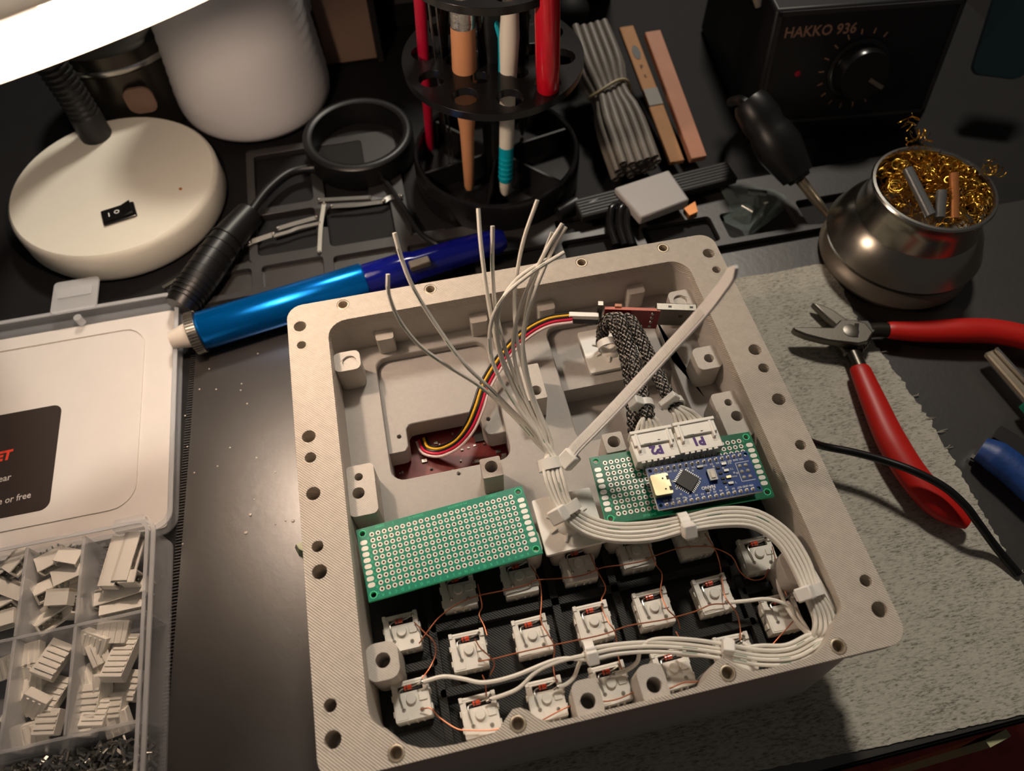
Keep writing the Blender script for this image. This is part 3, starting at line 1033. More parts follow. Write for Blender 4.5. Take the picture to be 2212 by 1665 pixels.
def connector(label, x0, marker, flip=0.0):
    t = thing('plug_connector', label, 'connector', (x0, -26.0, 53), R(-1.2), 'plug connectors on the controller perfboard')
    w = 18.5
    hb = B().prism([(0, -5.6), (w, -5.6), (w, 4.2), (0, 4.2)], 0, 6.4)
    hb.build('header', 'connector_white', t, bevel=0.25, local=True)
    for i in range(6):
        x = 1.9 + i * 2.5
        B().box(x - 0.1, -6.35, 0.6, x + 1.5, -5.5, 6.35).build('pin_slot_rib', 'connector_white', t, local=True, bevel=0.1)
    for i in range(6):
        x = 3.0 + i * 2.5
        B().tube([(x, -6.2, 3.2), (x, -7.4, 2.6), (x, -7.6, 0.1)], 0.32, 6).build('pin', 'solder', t, local=True)
    pg = B().box(0.6, 1.2, 1.0, w - 0.6, 7.6, 7.6)
    pg.box(0.2, 6.4, 0.8, w - 0.2, 7.9, 8.2)
    pg.box(1.9, -1.2, 6.3, 3.1, 7.6, 8.0).box(w - 3.1, -1.2, 6.3, w - 1.9, 7.6, 8.0)
    pg = pg.build('plug', 'connector_white', t, bevel=0.2, local=True)
    for xx in (1.7, w - 3.3):
        B().box(xx, -2.6, 6.35, xx + 1.6, 0.4, 6.5).build('latch_window', 'switch_white', t, local=True)
    tx = B().text(marker, 5.2, (w / 2, -1.7, 6.52), (-1, 0.06, 0), (0.06, -1, 0), bold=0.055)
    tx.build('marker_text', 'ink_purple', t, local=True, smooth=0)
    tick = B().box(w / 2 - 4.5, 1.3, 7.6, w / 2 - 1.5, 1.5, 7.66).box(w / 2 + 1.6, 2.0, 7.6, w / 2 + 2.6, 2.4, 7.66)
    tick.build('ink_tick', 'chip_black', t, local=True, smooth=0)
    return t


connector('white plug connector marked P2 in purple ink', 31.2, 'P2')
connector('white plug connector marked P1 in purple ink', 49.9, 'P1')

# ------------------------------------------------------------------ cable ties


def band(bb, c, axis, rx, rz, w, th=1.0, n=26, roll=0.0):
    """flat closed band round a bundle"""
    ax = np.array(axis, float)
    ax /= np.linalg.norm(ax)
    s = np.cross(ax, [0, 0, 1.0])
    s /= np.linalg.norm(s)
    u = np.cross(s, ax)
    c = np.array(c, float)
    vs, fs = [], []
    for i in range(n):
        a = 2 * math.pi * i / n + roll
        for rr, h in ((0, -1), (th, -1), (th, 1), (0, 1)):
            vs.append(c + s * (rx + rr) * math.cos(a) + u * (rz + rr) * math.sin(a) + ax * h * w / 2)
    for i in range(n):
        j = (i + 1) % n
        for k in range(4):
            k2 = (k + 1) % 4
            fs.append((i * 4 + k, j * 4 + k, j * 4 + k2, i * 4 + k2))
    bb.add(vs, fs)
    return s, u, ax


def obox(bb, c, ex, ey, ez, hx, hy, hz):
    c = np.array(c, float)
    vs = [c + ex * hx * a + ey * hy * b_ + ez * hz * d for d in (-1, 1) for a, b_ in ((-1, -1), (1, -1), (1, 1), (-1, 1))]
    bb.add(vs, [(0, 3, 2, 1), (4, 5, 6, 7), (0, 1, 5, 4), (1, 2, 6, 5), (2, 3, 7, 6), (3, 0, 4, 7)])


def cable_tie(label, c, axis, rx, rz, head_ang, w=3.6, hs=(2.9, 2.6, 2.3), group='clipped cable ties'):
    t = thing('cable_tie', label, 'cable tie', c, group=group)
    bb = B()
    s, u, ax = band(bb, c, axis, rx, rz, w)
    bb.build('strap', 'nylon', t, smooth=50)
    a = R(head_ang)
    d = s * math.cos(a) + u * math.sin(a)
    e = np.cross(ax, d)
    hc = np.array(c) + s * (rx + 1.6) * math.cos(a) + u * (rz + 1.6) * math.sin(a)
    hb = B()
    obox(hb, hc, d, e, ax, hs[2], hs[0], hs[1])
    hb.build('head', 'nylon', t, bevel=0.6, seg=2)
    nb = B()
    obox(nb, hc + e * (hs[0] + 0.3), d, e, ax, hs[2] * 0.45, 0.5, w * 0.42)
    nb.build('cut_tail', 'nylon_clear', t)
    return t


def dirpx(p, q):
    return np.array(at(*q)) - np.array(at(*p))


# ------------------------------------------------------------------ white wire harness
har = thing('wire_harness', 'bundle of white wires looping round the case with loose ends standing up', 'wire harness', at(1190, 1003, 60))
trunk = [(1190, 1000, 63), (1200, 1045, 62), (1222, 1098, 58), (1262, 1131, 55.5), (1325, 1150, 55), (1405, 1148, 55.5), (1480, 1132, 56), (1560, 1117, 56), (1632, 1122, 56), (1692, 1162, 55), (1728, 1216, 54), (1752, 1276, 53),
         (1778, 1330, 51), (1778, 1368, 49.5)]
fans = [
    [(838, 592, 128), (840, 636, 122), (862, 690, 112), (905, 745, 101), (962, 787, 91), (1042, 838, 78), (1112, 902, 69), (1165, 962, 64)],
    [(852, 503, 134), (868, 560, 126), (893, 622, 117), (942, 702, 104), (1000, 782, 92), (1062, 842, 80), (1126, 908, 70), (1170, 962, 65)],
    [(1033, 450, 132), (1038, 520, 124), (1049, 610, 112), (1064, 700, 99), (1088, 790, 87), (1132, 882, 74), (1174, 960, 66)],
    [(1064, 488, 128), (1064, 585, 114), (1073, 680, 101), (1103, 788, 87), (1148, 890, 73), (1180, 960, 66)],
    [(1161, 432, 136), (1132, 515, 124), (1117, 590, 113), (1111, 660, 103), (1120, 750, 92), (1146, 850, 78), (1182, 958, 66)],
    [(1186, 558, 118), (1118, 602, 114), (1080, 662, 106), (1076, 738, 95), (1108, 828, 81), (1160, 925, 69), (1184, 962, 66)],
    [(1219, 545, 122), (1150, 588, 118), (1090, 640, 110), (1060, 702, 101), (1064, 780, 90), (1102, 856, 78), (1160, 936, 68), (1178, 962, 66)],
    [(1215, 483, 130), (1180, 540, 122), (1140, 622, 110), (1114, 700, 99), (1110, 766, 90), (1136, 862, 77), (1180, 952, 66)],
    [(1222, 490, 129), (1190, 546, 121), (1152, 640, 108), (1132, 720, 96), (1131, 784, 88), (1152, 872, 76), (1190, 955, 66)],
    [(1193, 502, 124), (1172, 556, 116), (1148, 622, 107), (1134, 690, 97), (1130, 750, 90), (1150, 850, 78), (1192, 958, 66)],
]
front = [(1752, 1396, 48), (1705, 1417, 47), (1640, 1419, 46.5), (1568, 1407, 46.5), (1490, 1396, 46.5), (1405, 1391, 46.5), (1330, 1396, 46.5), (1272, 1408, 46.5)]
tails = {
    0: front + [(1205, 1424, 46), (1110, 1460, 43), (1045, 1474, 42), (1000, 1466, 41), (958, 1461, 40), (915, 1472, 38.5)],
    1: front + [(1210, 1428, 46), (1160, 1450, 44), (1122, 1485, 41), (1090, 1500, 40), (1062, 1509, 38.5)],
    2: front + [(1252, 1432, 43), (1240, 1462, 40), (1222, 1478, 39), (1207, 1483, 38.5)],
    3: front[:5] + [(1420, 1395, 46), (1392, 1408, 45), (1378, 1432, 41), (1352, 1448, 39), (1328, 1454, 38.5)],
    4: front[:3] + [(1560, 1414, 46), (1505, 1420, 43), (1462, 1418, 39)],
    5: [(1748, 1392, 48), (1700, 1410, 46), (1640, 1408, 43), (1620, 1398, 40), (1604, 1388, 38.5)],
    6: [(1758, 1376, 47), (1735, 1345, 43), (1715, 1318, 40), (1700, 1300, 38.5)],
    7: [(1752, 1372, 46), (1722, 1345, 42), (1705, 1310, 41), (1660, 1294, 41), (1610, 1298, 40), (1578, 1301, 38.5)],
    8: [(1748, 1366, 46), (1712, 1330, 42), (1690, 1290, 38), (1680, 1250, 38), (1690, 1216, 39), (1672, 1210, 38.5)],
    9: [(1752, 1380, 47), (1732, 1352, 43), (1718, 1340, 39)],
}
TR = [np.array(at(*p)) for p in trunk]
for i in range(10):
    off_s, off_u = (i % 5 - 2) * 1.72, (i // 5) * 1.3
    pts = [np.array(at(*p)) for p in fans[i]]
    for k, q in enumerate(TR):
        t_ = TR[min(k + 1, len(TR) - 1)] - TR[max(k - 1, 0)]
        t_ /= np.linalg.norm(t_)
        s_ = np.cross(t_, [0, 0, 1.0])
        s_ /= np.linalg.norm(s_) + 1e-9
        g = 0.8 if k in (0, 2, 6, 11) else 1.0
        pts.append(q + s_ * off_s * g + np.array([0, 0, off_u - 0.6]))
    ft = tails[i]
    F = [np.array(at(*p)) for p in ft]
    for k, q in enumerate(F):
        fade = 1.0 if k < min(8, len(F) - 3) else 0.25
        if i < 5 and k < 8:
            t_ = F[min(k + 1, len(F) - 1)] - F[max(k - 1, 0)]
            t_ /= np.linalg.norm(t_)
            s_ = np.cross(t_, [0, 0, 1.0])
            pts.append(q + s_ * (i - 1.6) * 1.65 * fade + np.array([0, 0, (i % 2) * 0.9]))
        else:
            pts.append(q)
    path = spline(pts, 5)
    B().tube(path, 0.8, 8).build('wire', 'wire_white', har)
    if i in (0, 1, 3, 6):
        pr = B()
        for j in range(3, len(path) - 40, 7):
            a_, c_ = path[j], path[j + 2]
            v_ = np.array(CAM) - a_
            v_ /= np.linalg.norm(v_)
            t_ = c_ - a_
            sd = np.cross(t_, v_)
            sd /= np.linalg.norm(sd)
            pr.ribbon([a_ + v_ * 0.72 + sd * .35, c_ + v_ * 0.72 + sd * .35], 0.22, 0.12, up=v_)
        tag(pr.build('printed_mark', 'wire_print', har, smooth=0), kind='stuff')
for px, py, z in ((912, 1473, 38.6), (1060, 1510, 38.6), (1205, 1484, 38.6), (1326, 1455, 38.6), (1602, 1387, 38.6)):
    q = at(px, py, z)
    bb = B().tube([(q[0] + 1.6, q[1] + 0.5, q[2]), (q[0] - 1.8, q[1] - 0.4, q[2] - 0.3)], 0.5, 6).ball(q, 0.8, 8, 4)
    bb.build('soldered_end', 'solder', har)

# harness ties
c1 = at(1190, 1003, 61.5)
tie = thing('cable_tie', 'long uncut cable tie with its ribbed tail rising across the case', 'cable tie', c1)
axv = dirpx((1180, 960, 65), (1200, 1045, 61))
bb = B()
s_, u_, a_ = band(bb, c1, axv, 4.2, 2.9, 4.6, 1.3)
bb.build('strap', 'nylon', tie, smooth=50)
hc = np.array(at(1228, 992, 63.5))
tailpath = pxpath([(1222, 998, 63), (1245, 966, 68), (1290, 920, 76), (1340, 868, 86), (1400, 803, 98), (1450, 748, 109), (1500, 694, 121), (1538, 650, 132), (1566, 614, 142), (1590, 576, 152)], 8)
hd_ = dirpx((1228, 992, 63.5), (1290, 925, 74))
hd_ /= np.linalg.norm(hd_)
side = np.cross(hd_, [0, 0, 1.0])
side /= np.linalg.norm(side)
hb = B()
obox(hb, hc, hd_, side, np.cross(side, hd_), 3.6, 3.4, 3.0)
hb.build('head', 'nylon', tie, bevel=0.9, seg=2)
n_ = len(tailpath)
wd = [4.7 if i < n_ - 12 else (4.5 if i < n_ - 3 else 4.5 * (n_ - i) / 3.6) for i in range(n_)]
B().ribbon(tailpath, 4.7, 1.3, up=(-0.38, -0.12, 0.92), widths=wd).build('tail', 'nylon_clear', tie, smooth=30)
rg = B()
upv = np.array((-0.38, -0.12, 0.92))
upv /= np.linalg.norm(upv)
dense = []
for i in range(2, n_ - 20):
    for j in range(2):
        dense.append(tailpath[i] + (tailpath[i + 1] - tailpath[i]) * j / 2)
for i in range(len(dense) - 1):
    p_ = dense[i]
    t_ = dense[i + 1] - dense[i]
    t_ /= np.linalg.norm(t_)
    s2 = np.cross(t_, upv)
    s2 /= np.linalg.norm(s2)
    u2 = np.cross(s2, t_)
    obox(rg, p_ + u2 * 0.72, t_, s2, u2, 0.3, 1.5, 0.14)
tag(rg.build('tooth_ridges', 'nylon', tie, smooth=0), kind='stuff')

cable_tie('cable tie holding the white harness to the square central mount', at(1225, 1100, 57.5), dirpx((1205, 1050, 61), (1250, 1128, 55)), 4.8, 3.0, 40, 4.2, (3.2, 3.0, 2.6))
cable_tie('cable tie on the harness in front of the blue controller', at(1479, 1133, 56.4), dirpx((1405, 1148, 56), (1560, 1117, 56)), 4.2, 2.2, 52, 3.8, (2.8, 2.6, 2.4))
cable_tie('cable tie fixing the harness to the right-hand wall mount', at(1752, 1278, 53.6), dirpx((1728, 1216, 54), (1778, 1330, 51)), 4.2, 2.2, 50, 4.2, (3.0, 2.6, 2.8))
cable_tie('cable tie round the front wire run below the fourth column', at(1274, 1408, 46.4), dirpx((1330, 1396, 46), (1205, 1424, 46)), 3.2, 2.0, 120, 3.6, (2.6, 2.2, 2.4))
cable_tie('cable tie round the front wire run behind the right insert', at(1568, 1407, 46.8), dirpx((1640, 1419, 46), (1490, 1396, 46)), 3.4, 2.0, 80, 3.6, (2.4, 2.2, 2.2))

# adhesive mounts


def mount(label, x0, y0, x1, y1, z, ang, tilt=None):
    cx, cy = (x0 + x1) / 2, (y0 + y1) / 2
    w_, h_ = (x1 - x0) / 2, (y1 - y0) / 2
    t = thing('cable_mount', label, 'cable mount', (cx, cy, z), ang)
    B().prism(rrect(-w_, -h_, w_, h_, 0.8, 3), 0, 1.4).build('plate', 'nylon', t, bevel=0.25, local=True)
    B().prism(rrect(-w_, -h_, w_, h_, 0.8, 3), -0.6, 0).build('adhesive_pad', 'switch_white', t, local=True)
    B().lathe([(6.6, 1.3), (6.0, 2.6), (4.6, 3.8), (2.0, 4.3), (0.05, 4.4)], (0, 0, 0), 24).build('saddle', 'nylon', t, local=True)
    for k in range(8):
        a = R(22.5 + 45 * k)
        d = np.array([math.cos(a), math.sin(a), 0])
        B().ribbon([d * 5.2 + (0, 0, 2.2), d * 9.2 + (0, 0, 1.5)], 0.8, 1.0).build('gusset', 'nylon', t, local=True)
    return t


mount('square white cable mount between the two perforated boards', -13.6, -58, 11.4, -34, 48.0, R(1.5))
mount('square white cable mount on the ledge under the braided sleeves', 31.4, 31.6, 59.0, 56.6, 29.3, R(0.5))
wm = mount('white cable mount standing against the right inner wall', -10, -10, 10, 10, 0, 0)
wm.location = (86.4 * MM, -95 * MM, 44 * MM)
wm.rotation_euler = (R(90), 0, R(-90 + 8))
wm.scale = (0.85, 0.85, 0.8)

# ------------------------------------------------------------------ braided sleeves


def sleeve(label, pts, r_, ends=True):
    path = pxpath(pts, 12)
    t = thing('braided_sleeve', label, 'cable sleeve', tuple(path[-1]))
    B().tube(path, r_ * 0.93, 14).build('core', 'braid_black', t)
    L = np.cumsum([0] + [np.linalg.norm(path[i + 1] - path[i]) for i in range(len(path) - 1)])
    tot = L[-1]
    nst = int(tot / 0.42)
    lens = np.linspace(0, tot, nst)
    P = np.stack([np.interp(lens, L, [p[k] for p in path]) for k in range(3)], 1)
    up = np.array([0, 0, 1.0])
    fr_ = []
    T0 = P[1] - P[0]
    nrm = up - T0 * (up @ T0) / (T0 @ T0)
    nrm /= np.linalg.norm(nrm)
    for i in range(nst):
        t_ = P[min(i + 1, nst - 1)] - P[max(i - 1, 0)]
        t_ /= np.linalg.norm(t_)
        nrm = nrm - t_ * (nrm @ t_)
        nrm /= np.linalg.norm(nrm)
        fr_.append((nrm.copy(), np.cross(t_, nrm)))
    for sgn, mt_, nm in ((1, 'braid_black', 'braid'), (-1, 'glint_pale', 'braid_glint')):  # pale strands surface as dots, imitating light glinting on the black weave
        bb = B()
        K = 9
        for k in range(K):
            pp = []
            for i in range(nst):
                a = sgn * lens[i] / (r_ * 1.5) + 2 * math.pi * k / K
                ph = lens[i] * K * 2 / (r_ * 1.5) / 2
                rr = r_ + 0.22 * math.sin(ph * 1.0 + (0 if sgn > 0 else math.pi) + k * 2.2)
                if sgn < 0:
                    rr -= 0.10
                n0, b0 = fr_[i]
                pp.append(P[i] + rr * (math.cos(a) * n0 + math.sin(a) * b0))
            bb.tube(pp, 0.42 if sgn > 0 else 0.36, 4)
        tag(bb.build(nm, mt_, t, smooth=60), kind='stuff')
    return t


sleeve('black braided sleeve ending behind the P2 connector, leftmost of three', [(1300, 742, 36), (1304, 705, 47), (1322, 690, 54), (1345, 745, 51), (1360, 810, 50), (1366, 870, 50), (1372, 935, 50)], 2.7)
sleeve('black braided sleeve feeding the P2 connector, middle of three', [(1330, 712, 40), (1326, 690, 52), (1342, 694, 57), (1362, 755, 56), (1382, 830, 57), (1393, 878, 59), (1402, 905, 60)], 2.7)
sleeve('black braided sleeve feeding the P1 connector, rightmost of three', [(1352, 712, 42), (1352, 690, 52), (1368, 700, 57), (1394, 752, 57), (1424, 815, 57), (1450, 866, 59), (1459, 882, 60)], 2.7)
cable_tie('cable tie clamping the middle braided sleeve above P2', at(1392, 876, 59), dirpx((1382, 840, 58), (1402, 905, 60)), 3.2, 2.9, 35, 3.4, (2.8, 2.3, 2.4))
cable_tie('cable tie clamping the rightmost braided sleeve above P1', at(1458, 872, 59.5), dirpx((1440, 850, 58), (1465, 890, 60)), 3.2, 2.9, 50, 3.2, (4.2, 1.6, 2.2))
cable_tie('cable tie binding the sleeves to the mount on the ledge', at(1312, 745, 44), dirpx((1322, 700, 48), (1345, 790, 45)), 3.8, 4.2, 165, 3.6, (2.4, 2.0, 1.8))

for nm, x0, root in (('P2', 31.2, (1398, 902, 60)), ('P1', 49.9, (1458, 882, 60))):
    pig = thing('pigtail_wires', 'six short white wires fanning into the %s connector' % nm, 'wires', at(*root))
    a0 = np.array(at(*root))
    for i in range(6):
        e_ = np.array([x0 + 3.0 + i * 2.5, -19.0 - 0.05 * i, 57.2])
        s0 = a0 + np.array([(i - 2.5) * 0.7, 0.5, (i % 2) * 1.2 - 0.6])
        mid = (s0 + e_) / 2 + np.array([0, 0.5, 1.6])
        B().tube(spline([s0 + (a0 - e_) * 0.12, s0, mid, e_, e_ + np.array([0, -1.5, -0.2])], 5), 0.78, 8).build('wire', 'wire_white', pig)

# ------------------------------------------------------------------ red usb adapter and its four-wire cable
p0, p1 = np.array(at(1307, 668, 56)), np.array(at(1427, 672, 56))
ex = p1 - p0
lb = np.linalg.norm(ex)
ex /= lb
ey = np.cross([0, 0, 1.0], ex)
ezv = np.array([0, 0, 1.0])
usb = thing('adapter_board', 'red adapter board with metal plug standing on edge behind the sleeves', 'circuit board', tuple(p0 * (1, 1, 0) + (0, 0, 33)))
ctr = p0 + ex * lb / 2
bb = B()
obox(bb, ctr + ey * 0.8 - ezv * 7.0, ex, ey, ezv, lb / 2, 0.8, 7.0)
bb.build('board', 'pcb_maroon', usb)
bb = B()
obox(bb, ctr + ey * 0.8 + ezv * 0.03, ex, ey, ezv, lb / 2, 0.8, 0.06)
obox(bb, p0 - ex * 0.03 + ey * 0.8 - ezv * 7, ex, ey, ezv, 0.05, 0.8, 7)
bb.build('cut_edge', 'pcb_edge', usb)
bb = B()
pe = p1 - ex * 2.0
obox(bb, pe + ex * 9.6 + ey * 2.6 - ezv * 5.6, ex, ey, ezv, 9.6, 2.25, 6.0)
plug = bb.build('metal_plug', 'steel_dull', usb, bevel=0.5, seg=2)
bb = B()
obox(bb, pe + ex * 12 + ey * 0.3 - ezv * 4.0, ex, ey, ezv, 0.9, 0.08, 0.8)
obox(bb, pe + ex * 6.5 + ey * 2.6 + ezv * 0.4, ex, ey, ezv, 0.8, 0.6, 0.05)
obox(bb, pe + ex * 16.5 + ey * 2.6 + ezv * 0.4, ex, ey, ezv, 0.8, 0.6, 0.05)
bb.build('latch_hole', 'chip_black', plug)
for k in range(4):
    bb = B()
    bb.ball(tuple(p1 - ex * 3.4 - ezv * (2.0 + 3.2 * k) - ey * 0.1), 0.9, 8, 5)
    bb.build('solder_joint', 'solder', usb)
bb = B()
obox(bb, p0 + ex * 6.2 + ey * 2.0 + ezv * 0.0, ex, ey, ezv, 1.6, 0.8, 1.0)
bb.build('component', 'tan_pink', usb)
bb = B()
obox(bb, p0 - ex * 2.2 + ey * 2 - ezv * 3.0, ex, ey, ezv, 1.2, 1.2, 5.0)
bb.build('pin_header', 'steel_dull', usb)

q0 = np.array(at(1232, 680, 53))
q1 = np.array(at(1290, 682, 53))
dx = (q1 - q0) / np.linalg.norm(q1 - q0)
dy = np.cross([0, 0, 1.0], dx)
rc = thing('ribbon_lead', 'four-colour ribbon lead curling up from the display opening', 'cable', at(940, 972, 20))
pth = [(912, 948, 15), (922, 968, 17.5), (950, 972, 20), (985, 955, 26), (1012, 922, 34), (1030, 880, 39), (1048, 828, 42), (1086, 768, 45), (1132, 720, 48), (1182, 692, 51), (1236, 683, 53)]
base = [np.array(at(*p)) for p in pth]
cols = (('wire_black', 'black'), ('wire_yellow', 'yellow'), ('wire_black', 'black'), ('wire_red', 'red'), ('wire_pinkwhite', 'white'))
for k, (mm_, _) in enumerate(cols):
    pp = []
    for i, q in enumerate(base):
        t_ = base[min(i + 1, len(base) - 1)] - base[max(i - 1, 0)]
        t_ /= np.linalg.norm(t_)
        s2 = np.cross(t_, [0, 0, 1.0])
        s2 /= np.linalg.norm(s2) + 1e-9
        pp.append(q + s2 * (k - 1.6) * 1.25 + np.array([0, 0, (-0.7 if k == 4 else 0)]))
    B().tube(spline(pp, 6), 0.68, 8).build('wire', mm_, rc)
for k, (mm_, zz_) in enumerate((('black_plastic', -2.6), ('connector_white', 0.2), ('black_plastic', -5.2))):
    bb = B()
    c_ = (q0 + q1) / 2 + ezv * zz_ + dy * (0.0, -0.4, 0.8)[k]
    obox(bb, c_, dx, dy, ezv, 7.0, 1.3, 1.25)
    bb.build('crimp_housing', mm_, rc, bevel=0.2)

# ------------------------------------------------------------------ desk lamp
lamp = thing('desk_lamp', 'white desk lamp with round base, black gooseneck and glowing shade', 'lamp', (-212, 234, 0))
B().lathe([(58, 0), (60.5, 1.5), (62, 5), (62, 18), (61.2, 20.6), (59.6, 22), (0.05, 22.3)], (-212, 234, 0), 64).build('base', 'lamp_white', lamp, smooth=35)
swc = at(258, 463, 22.5)
SM = frame(swc, R(13))
B().prism(rrect(-9.5, -6.2, 9.5, 6.2, 0.8, 2), 0, 1.2).xf(SM).build('switch_frame', 'black_gloss', lamp, bevel=0.3)
rk = B()
rk.add([(-8, -4.8, 1.2), (8, -4.8, 1.2), (8, 4.8, 1.2), (-8, 4.8, 1.2), (-8, -4.8, 1.9), (1.5, -4.8, 1.9), (8, -4.8, 4.0), (8, 4.8, 4.0), (1.5, 4.8, 1.9), (-8, 4.8, 1.9)],
       [(0, 3, 2, 1), (4, 5, 8, 9), (5, 6, 7, 8), (0, 1, 6, 5, 4), (2, 3, 9, 8, 7), (1, 2, 7, 6), (3, 0, 4, 9)])
rk.xf(SM)
rk = rk.build('rocker', 'black_gloss', lamp, smooth=0)
mk = B().box(-5.4, -1.6, 1.9, -4.8, 1.6, 1.98).lathe([(1.5, 1.9), (1.5, 1.98), (1.0, 1.98), (1.0, 1.9)], (-0.6, 0.6, 0), 14, caps=False)
mk.xf(SM).build('on_off_mark', 'silk_white', rk, smooth=0)
ld_ = at(390, 408, 22.3)
B().lathe([(1.0, 22.1), (1.0, 22.5), (0.02, 22.6)], (ld_[0], ld_[1], 0), 12).build('indicator', 'ferrule_tan', lamp)
O_ = np.array(CAM) + (np.array([-130.865, 76.06, 201.98]) - np.array(CAM)) * (280 / 270.0)
NL = np.array([0.22666, -0.49824, -0.83689])
RL = 71.12 * 280 / 270.0
ML = look(NL)
ML.translation = Vector(O_)
# shade: shallow dish opening along +Z of its own frame
sh = B().lathe([(RL, 0), (RL + 1.4, -0.6), (RL + 1.2, -3), (RL - 6, -10), (RL - 22, -20), (RL - 45, -27), (14, -29), (0.05, -29.2)], (0, 0, 0), 64, ML, caps=False)
sh.lathe([(RL, 0), (RL - 1.4, -0.6), (RL - 2.0, -3), (RL - 8, -8.6), (RL - 23, -18), (RL - 45, -24.6), (14, -26.5), (0.05, -26.7)][::-1], (0, 0, 0), 64, ML, caps=False)
shm = mat('shade_plastic', lin(236, 234, 230), 0.5)
tl_ = shm.node_tree.nodes.new('ShaderNodeBsdfTranslucent')
tl_.inputs[0].default_value = lin(226, 222, 214)
mx_ = shm.node_tree.nodes.new('ShaderNodeMixShader')
mx_.inputs[0].default_value = 0.3
shm.node_tree.links.new(shm.node_tree.nodes['Principled BSDF'].outputs[0], mx_.inputs[1])
shm.node_tree.links.new(tl_.outputs[0], mx_.inputs[2])
shm.node_tree.links.new(mx_.outputs[0], shm.node_tree.nodes['Material Output'].inputs['Surface'])
sh.build('shade', 'shade_plastic', lamp, smooth=60)
bt_ = bpy.data.materials.new('bulb_glow')
bt_.use_nodes = True
MATS['bulb_glow'] = bt_
pb = bt_.node_tree.nodes['Principled BSDF']
pb.inputs['Base Color'].default_value = (1, 1, 1, 1)
pb.inputs['Emission Color'].default_value = (1.0, 0.76, 0.59, 1)
bulb_r = 6.5
area = 4 * math.pi * (bulb_r * MM) ** 2
pb.inputs['Emission Strength'].default_value = LAMP_W / area / math.pi
bb = B()
bb.ball((0, 0, 0), bulb_r, 16, 8)
BD = Vector((0, 1, 0)) - Vector(NL) * NL[1]
BD.normalize()
bb.xf(Matrix.Translation(BD * 8) @ ML @ Matrix.Translation((0, 0, -3)))
bb.build('bulb', 'bulb_glow', lamp, smooth=180)
B().lathe([(7, -27), (7, -12), (5, -9.6), (0.05, -9.5)], (0, 0, 0), 20, Matrix.Translation(BD * 8) @ ML).build('bulb_socket', 'lamp_white', lamp)
g0 = np.array(at(212, 298, 20))
back = O_ - NL * 30
gp = spline([g0, g0 + (-1, 3, 30), g0 + (-6, 8, 70), g0 + (-8, 4, 120), g0 + (2, -20, 175), (g0 + back) / 2 + np.array([-4, 6, 92]), back - NL * 40, back - NL * 8, back + NL * 3], 16)
gl = np.cumsum([0] + [np.linalg.norm(gp[i + 1] - gp[i]) for i in range(len(gp) - 1)])
nn = int(gl[-1] / 0.6)
ls = np.linspace(0, gl[-1], nn)
gq = np.stack([np.interp(ls, gl, [p[k] for p in gp]) for k in range(3)], 1)
B().tube(list(gq), 8, 16, radii=[9.0 + 0.5 * math.cos(s_ * 2 * math.pi / 3.4) if s_ > 18 else 9.6 for s_ in ls]).build('gooseneck', 'lamp_black', lamp, smooth=80)

# ------------------------------------------------------------------ things behind on the left
prof = []
for i in range(46):
    z = i * 3.6
    r_ = 44 + 7.5 * math.sin(min(1, (z + 3) / 14) * math.pi / 2) - 0.085 * max(0, z - 20)
    prof.append((r_ + 0.45 * math.sin(z * 0.9), z))
cone = B().lathe([(40, 0)] + prof[1:] + [(30, 165), (0.05, 166)], (0, 0, 0), 56)
cone.xf(Matrix.Translation((-128, 322, 1.0)) @ Matrix.Rotation(R(1.5), 4, 'Y'))
tag(cone.build('thread_cone', 'spool_white', smooth=60), 'large white wound cone standing behind the lamp', 'spool')
can = thing('metal_can', 'dark metal can with bright rim band behind the lamp neck', 'can', (-208, 345, 0))
B().lathe([(42, 0), (44, 2), (44, 46), (46, 48), (46, 60), (43, 62), (0.05, 60)], (-208, 345, 0), 40).build('body', 'dark_metal', can)
B().lathe([(46.2, 48), (46.6, 49), (46.6, 51), (46.2, 52)], (-208, 345, 0), 40, caps=False).build('rim_band', 'steel', can)
pp_ = at(285, 205, 30)
B().prism(rrect(-9, -2, 9, 16, 6), 0, 2).xf(Matrix.Translation((-196, 300.5, 22)) @ Matrix.Rotation(R(90), 4, 'X')).build('paper_tag', 'carton', can)
cb = thing('carton', 'brown cardboard carton standing behind the white cone', 'box', (-70, 395, 0))
B().box(-78, 352, 0, -40, 440, 150).build('body', 'carton', cb, bevel=0.8)
B().box(-40.2, 346.8, 0, -36, 440, 152).build('flap', 'black_matte', cb)
bk = thing('dark_case', 'dark grey equipment case standing behind the tool carousel', 'box', (40, 420, 0))
B().box(-30, 385, 0, 150, 520, 200).build('body', 'desk_dark', bk, bevel=2)
B().box(-20, 383.8, 20, 140, 385.2, 180).build('panel', 'wall_dark', bk)
tr_ = at(772, 285, 18)
tape = thing('tape_roll', 'black roll with a wide dark hollow beside the white cone', 'tape', (tr_[0], tr_[1], 0))
B().lathe([(24.5, 1), (34, 0), (35.5, 2), (35.5, 17), (34, 18.5), (31.5, 18.8), (29.5, 17.6), (28.5, 2)], (tr_[0], tr_[1], 0), 48, caps=False).build('wall', 'black_plastic', tape)
B().lathe([(29, 0), (29, 2.0), (0.05, 2.0)], (tr_[0], tr_[1], 0), 40).build('bottom', 'hollow_shade', tape)  # disc that paints the shade inside the hollow

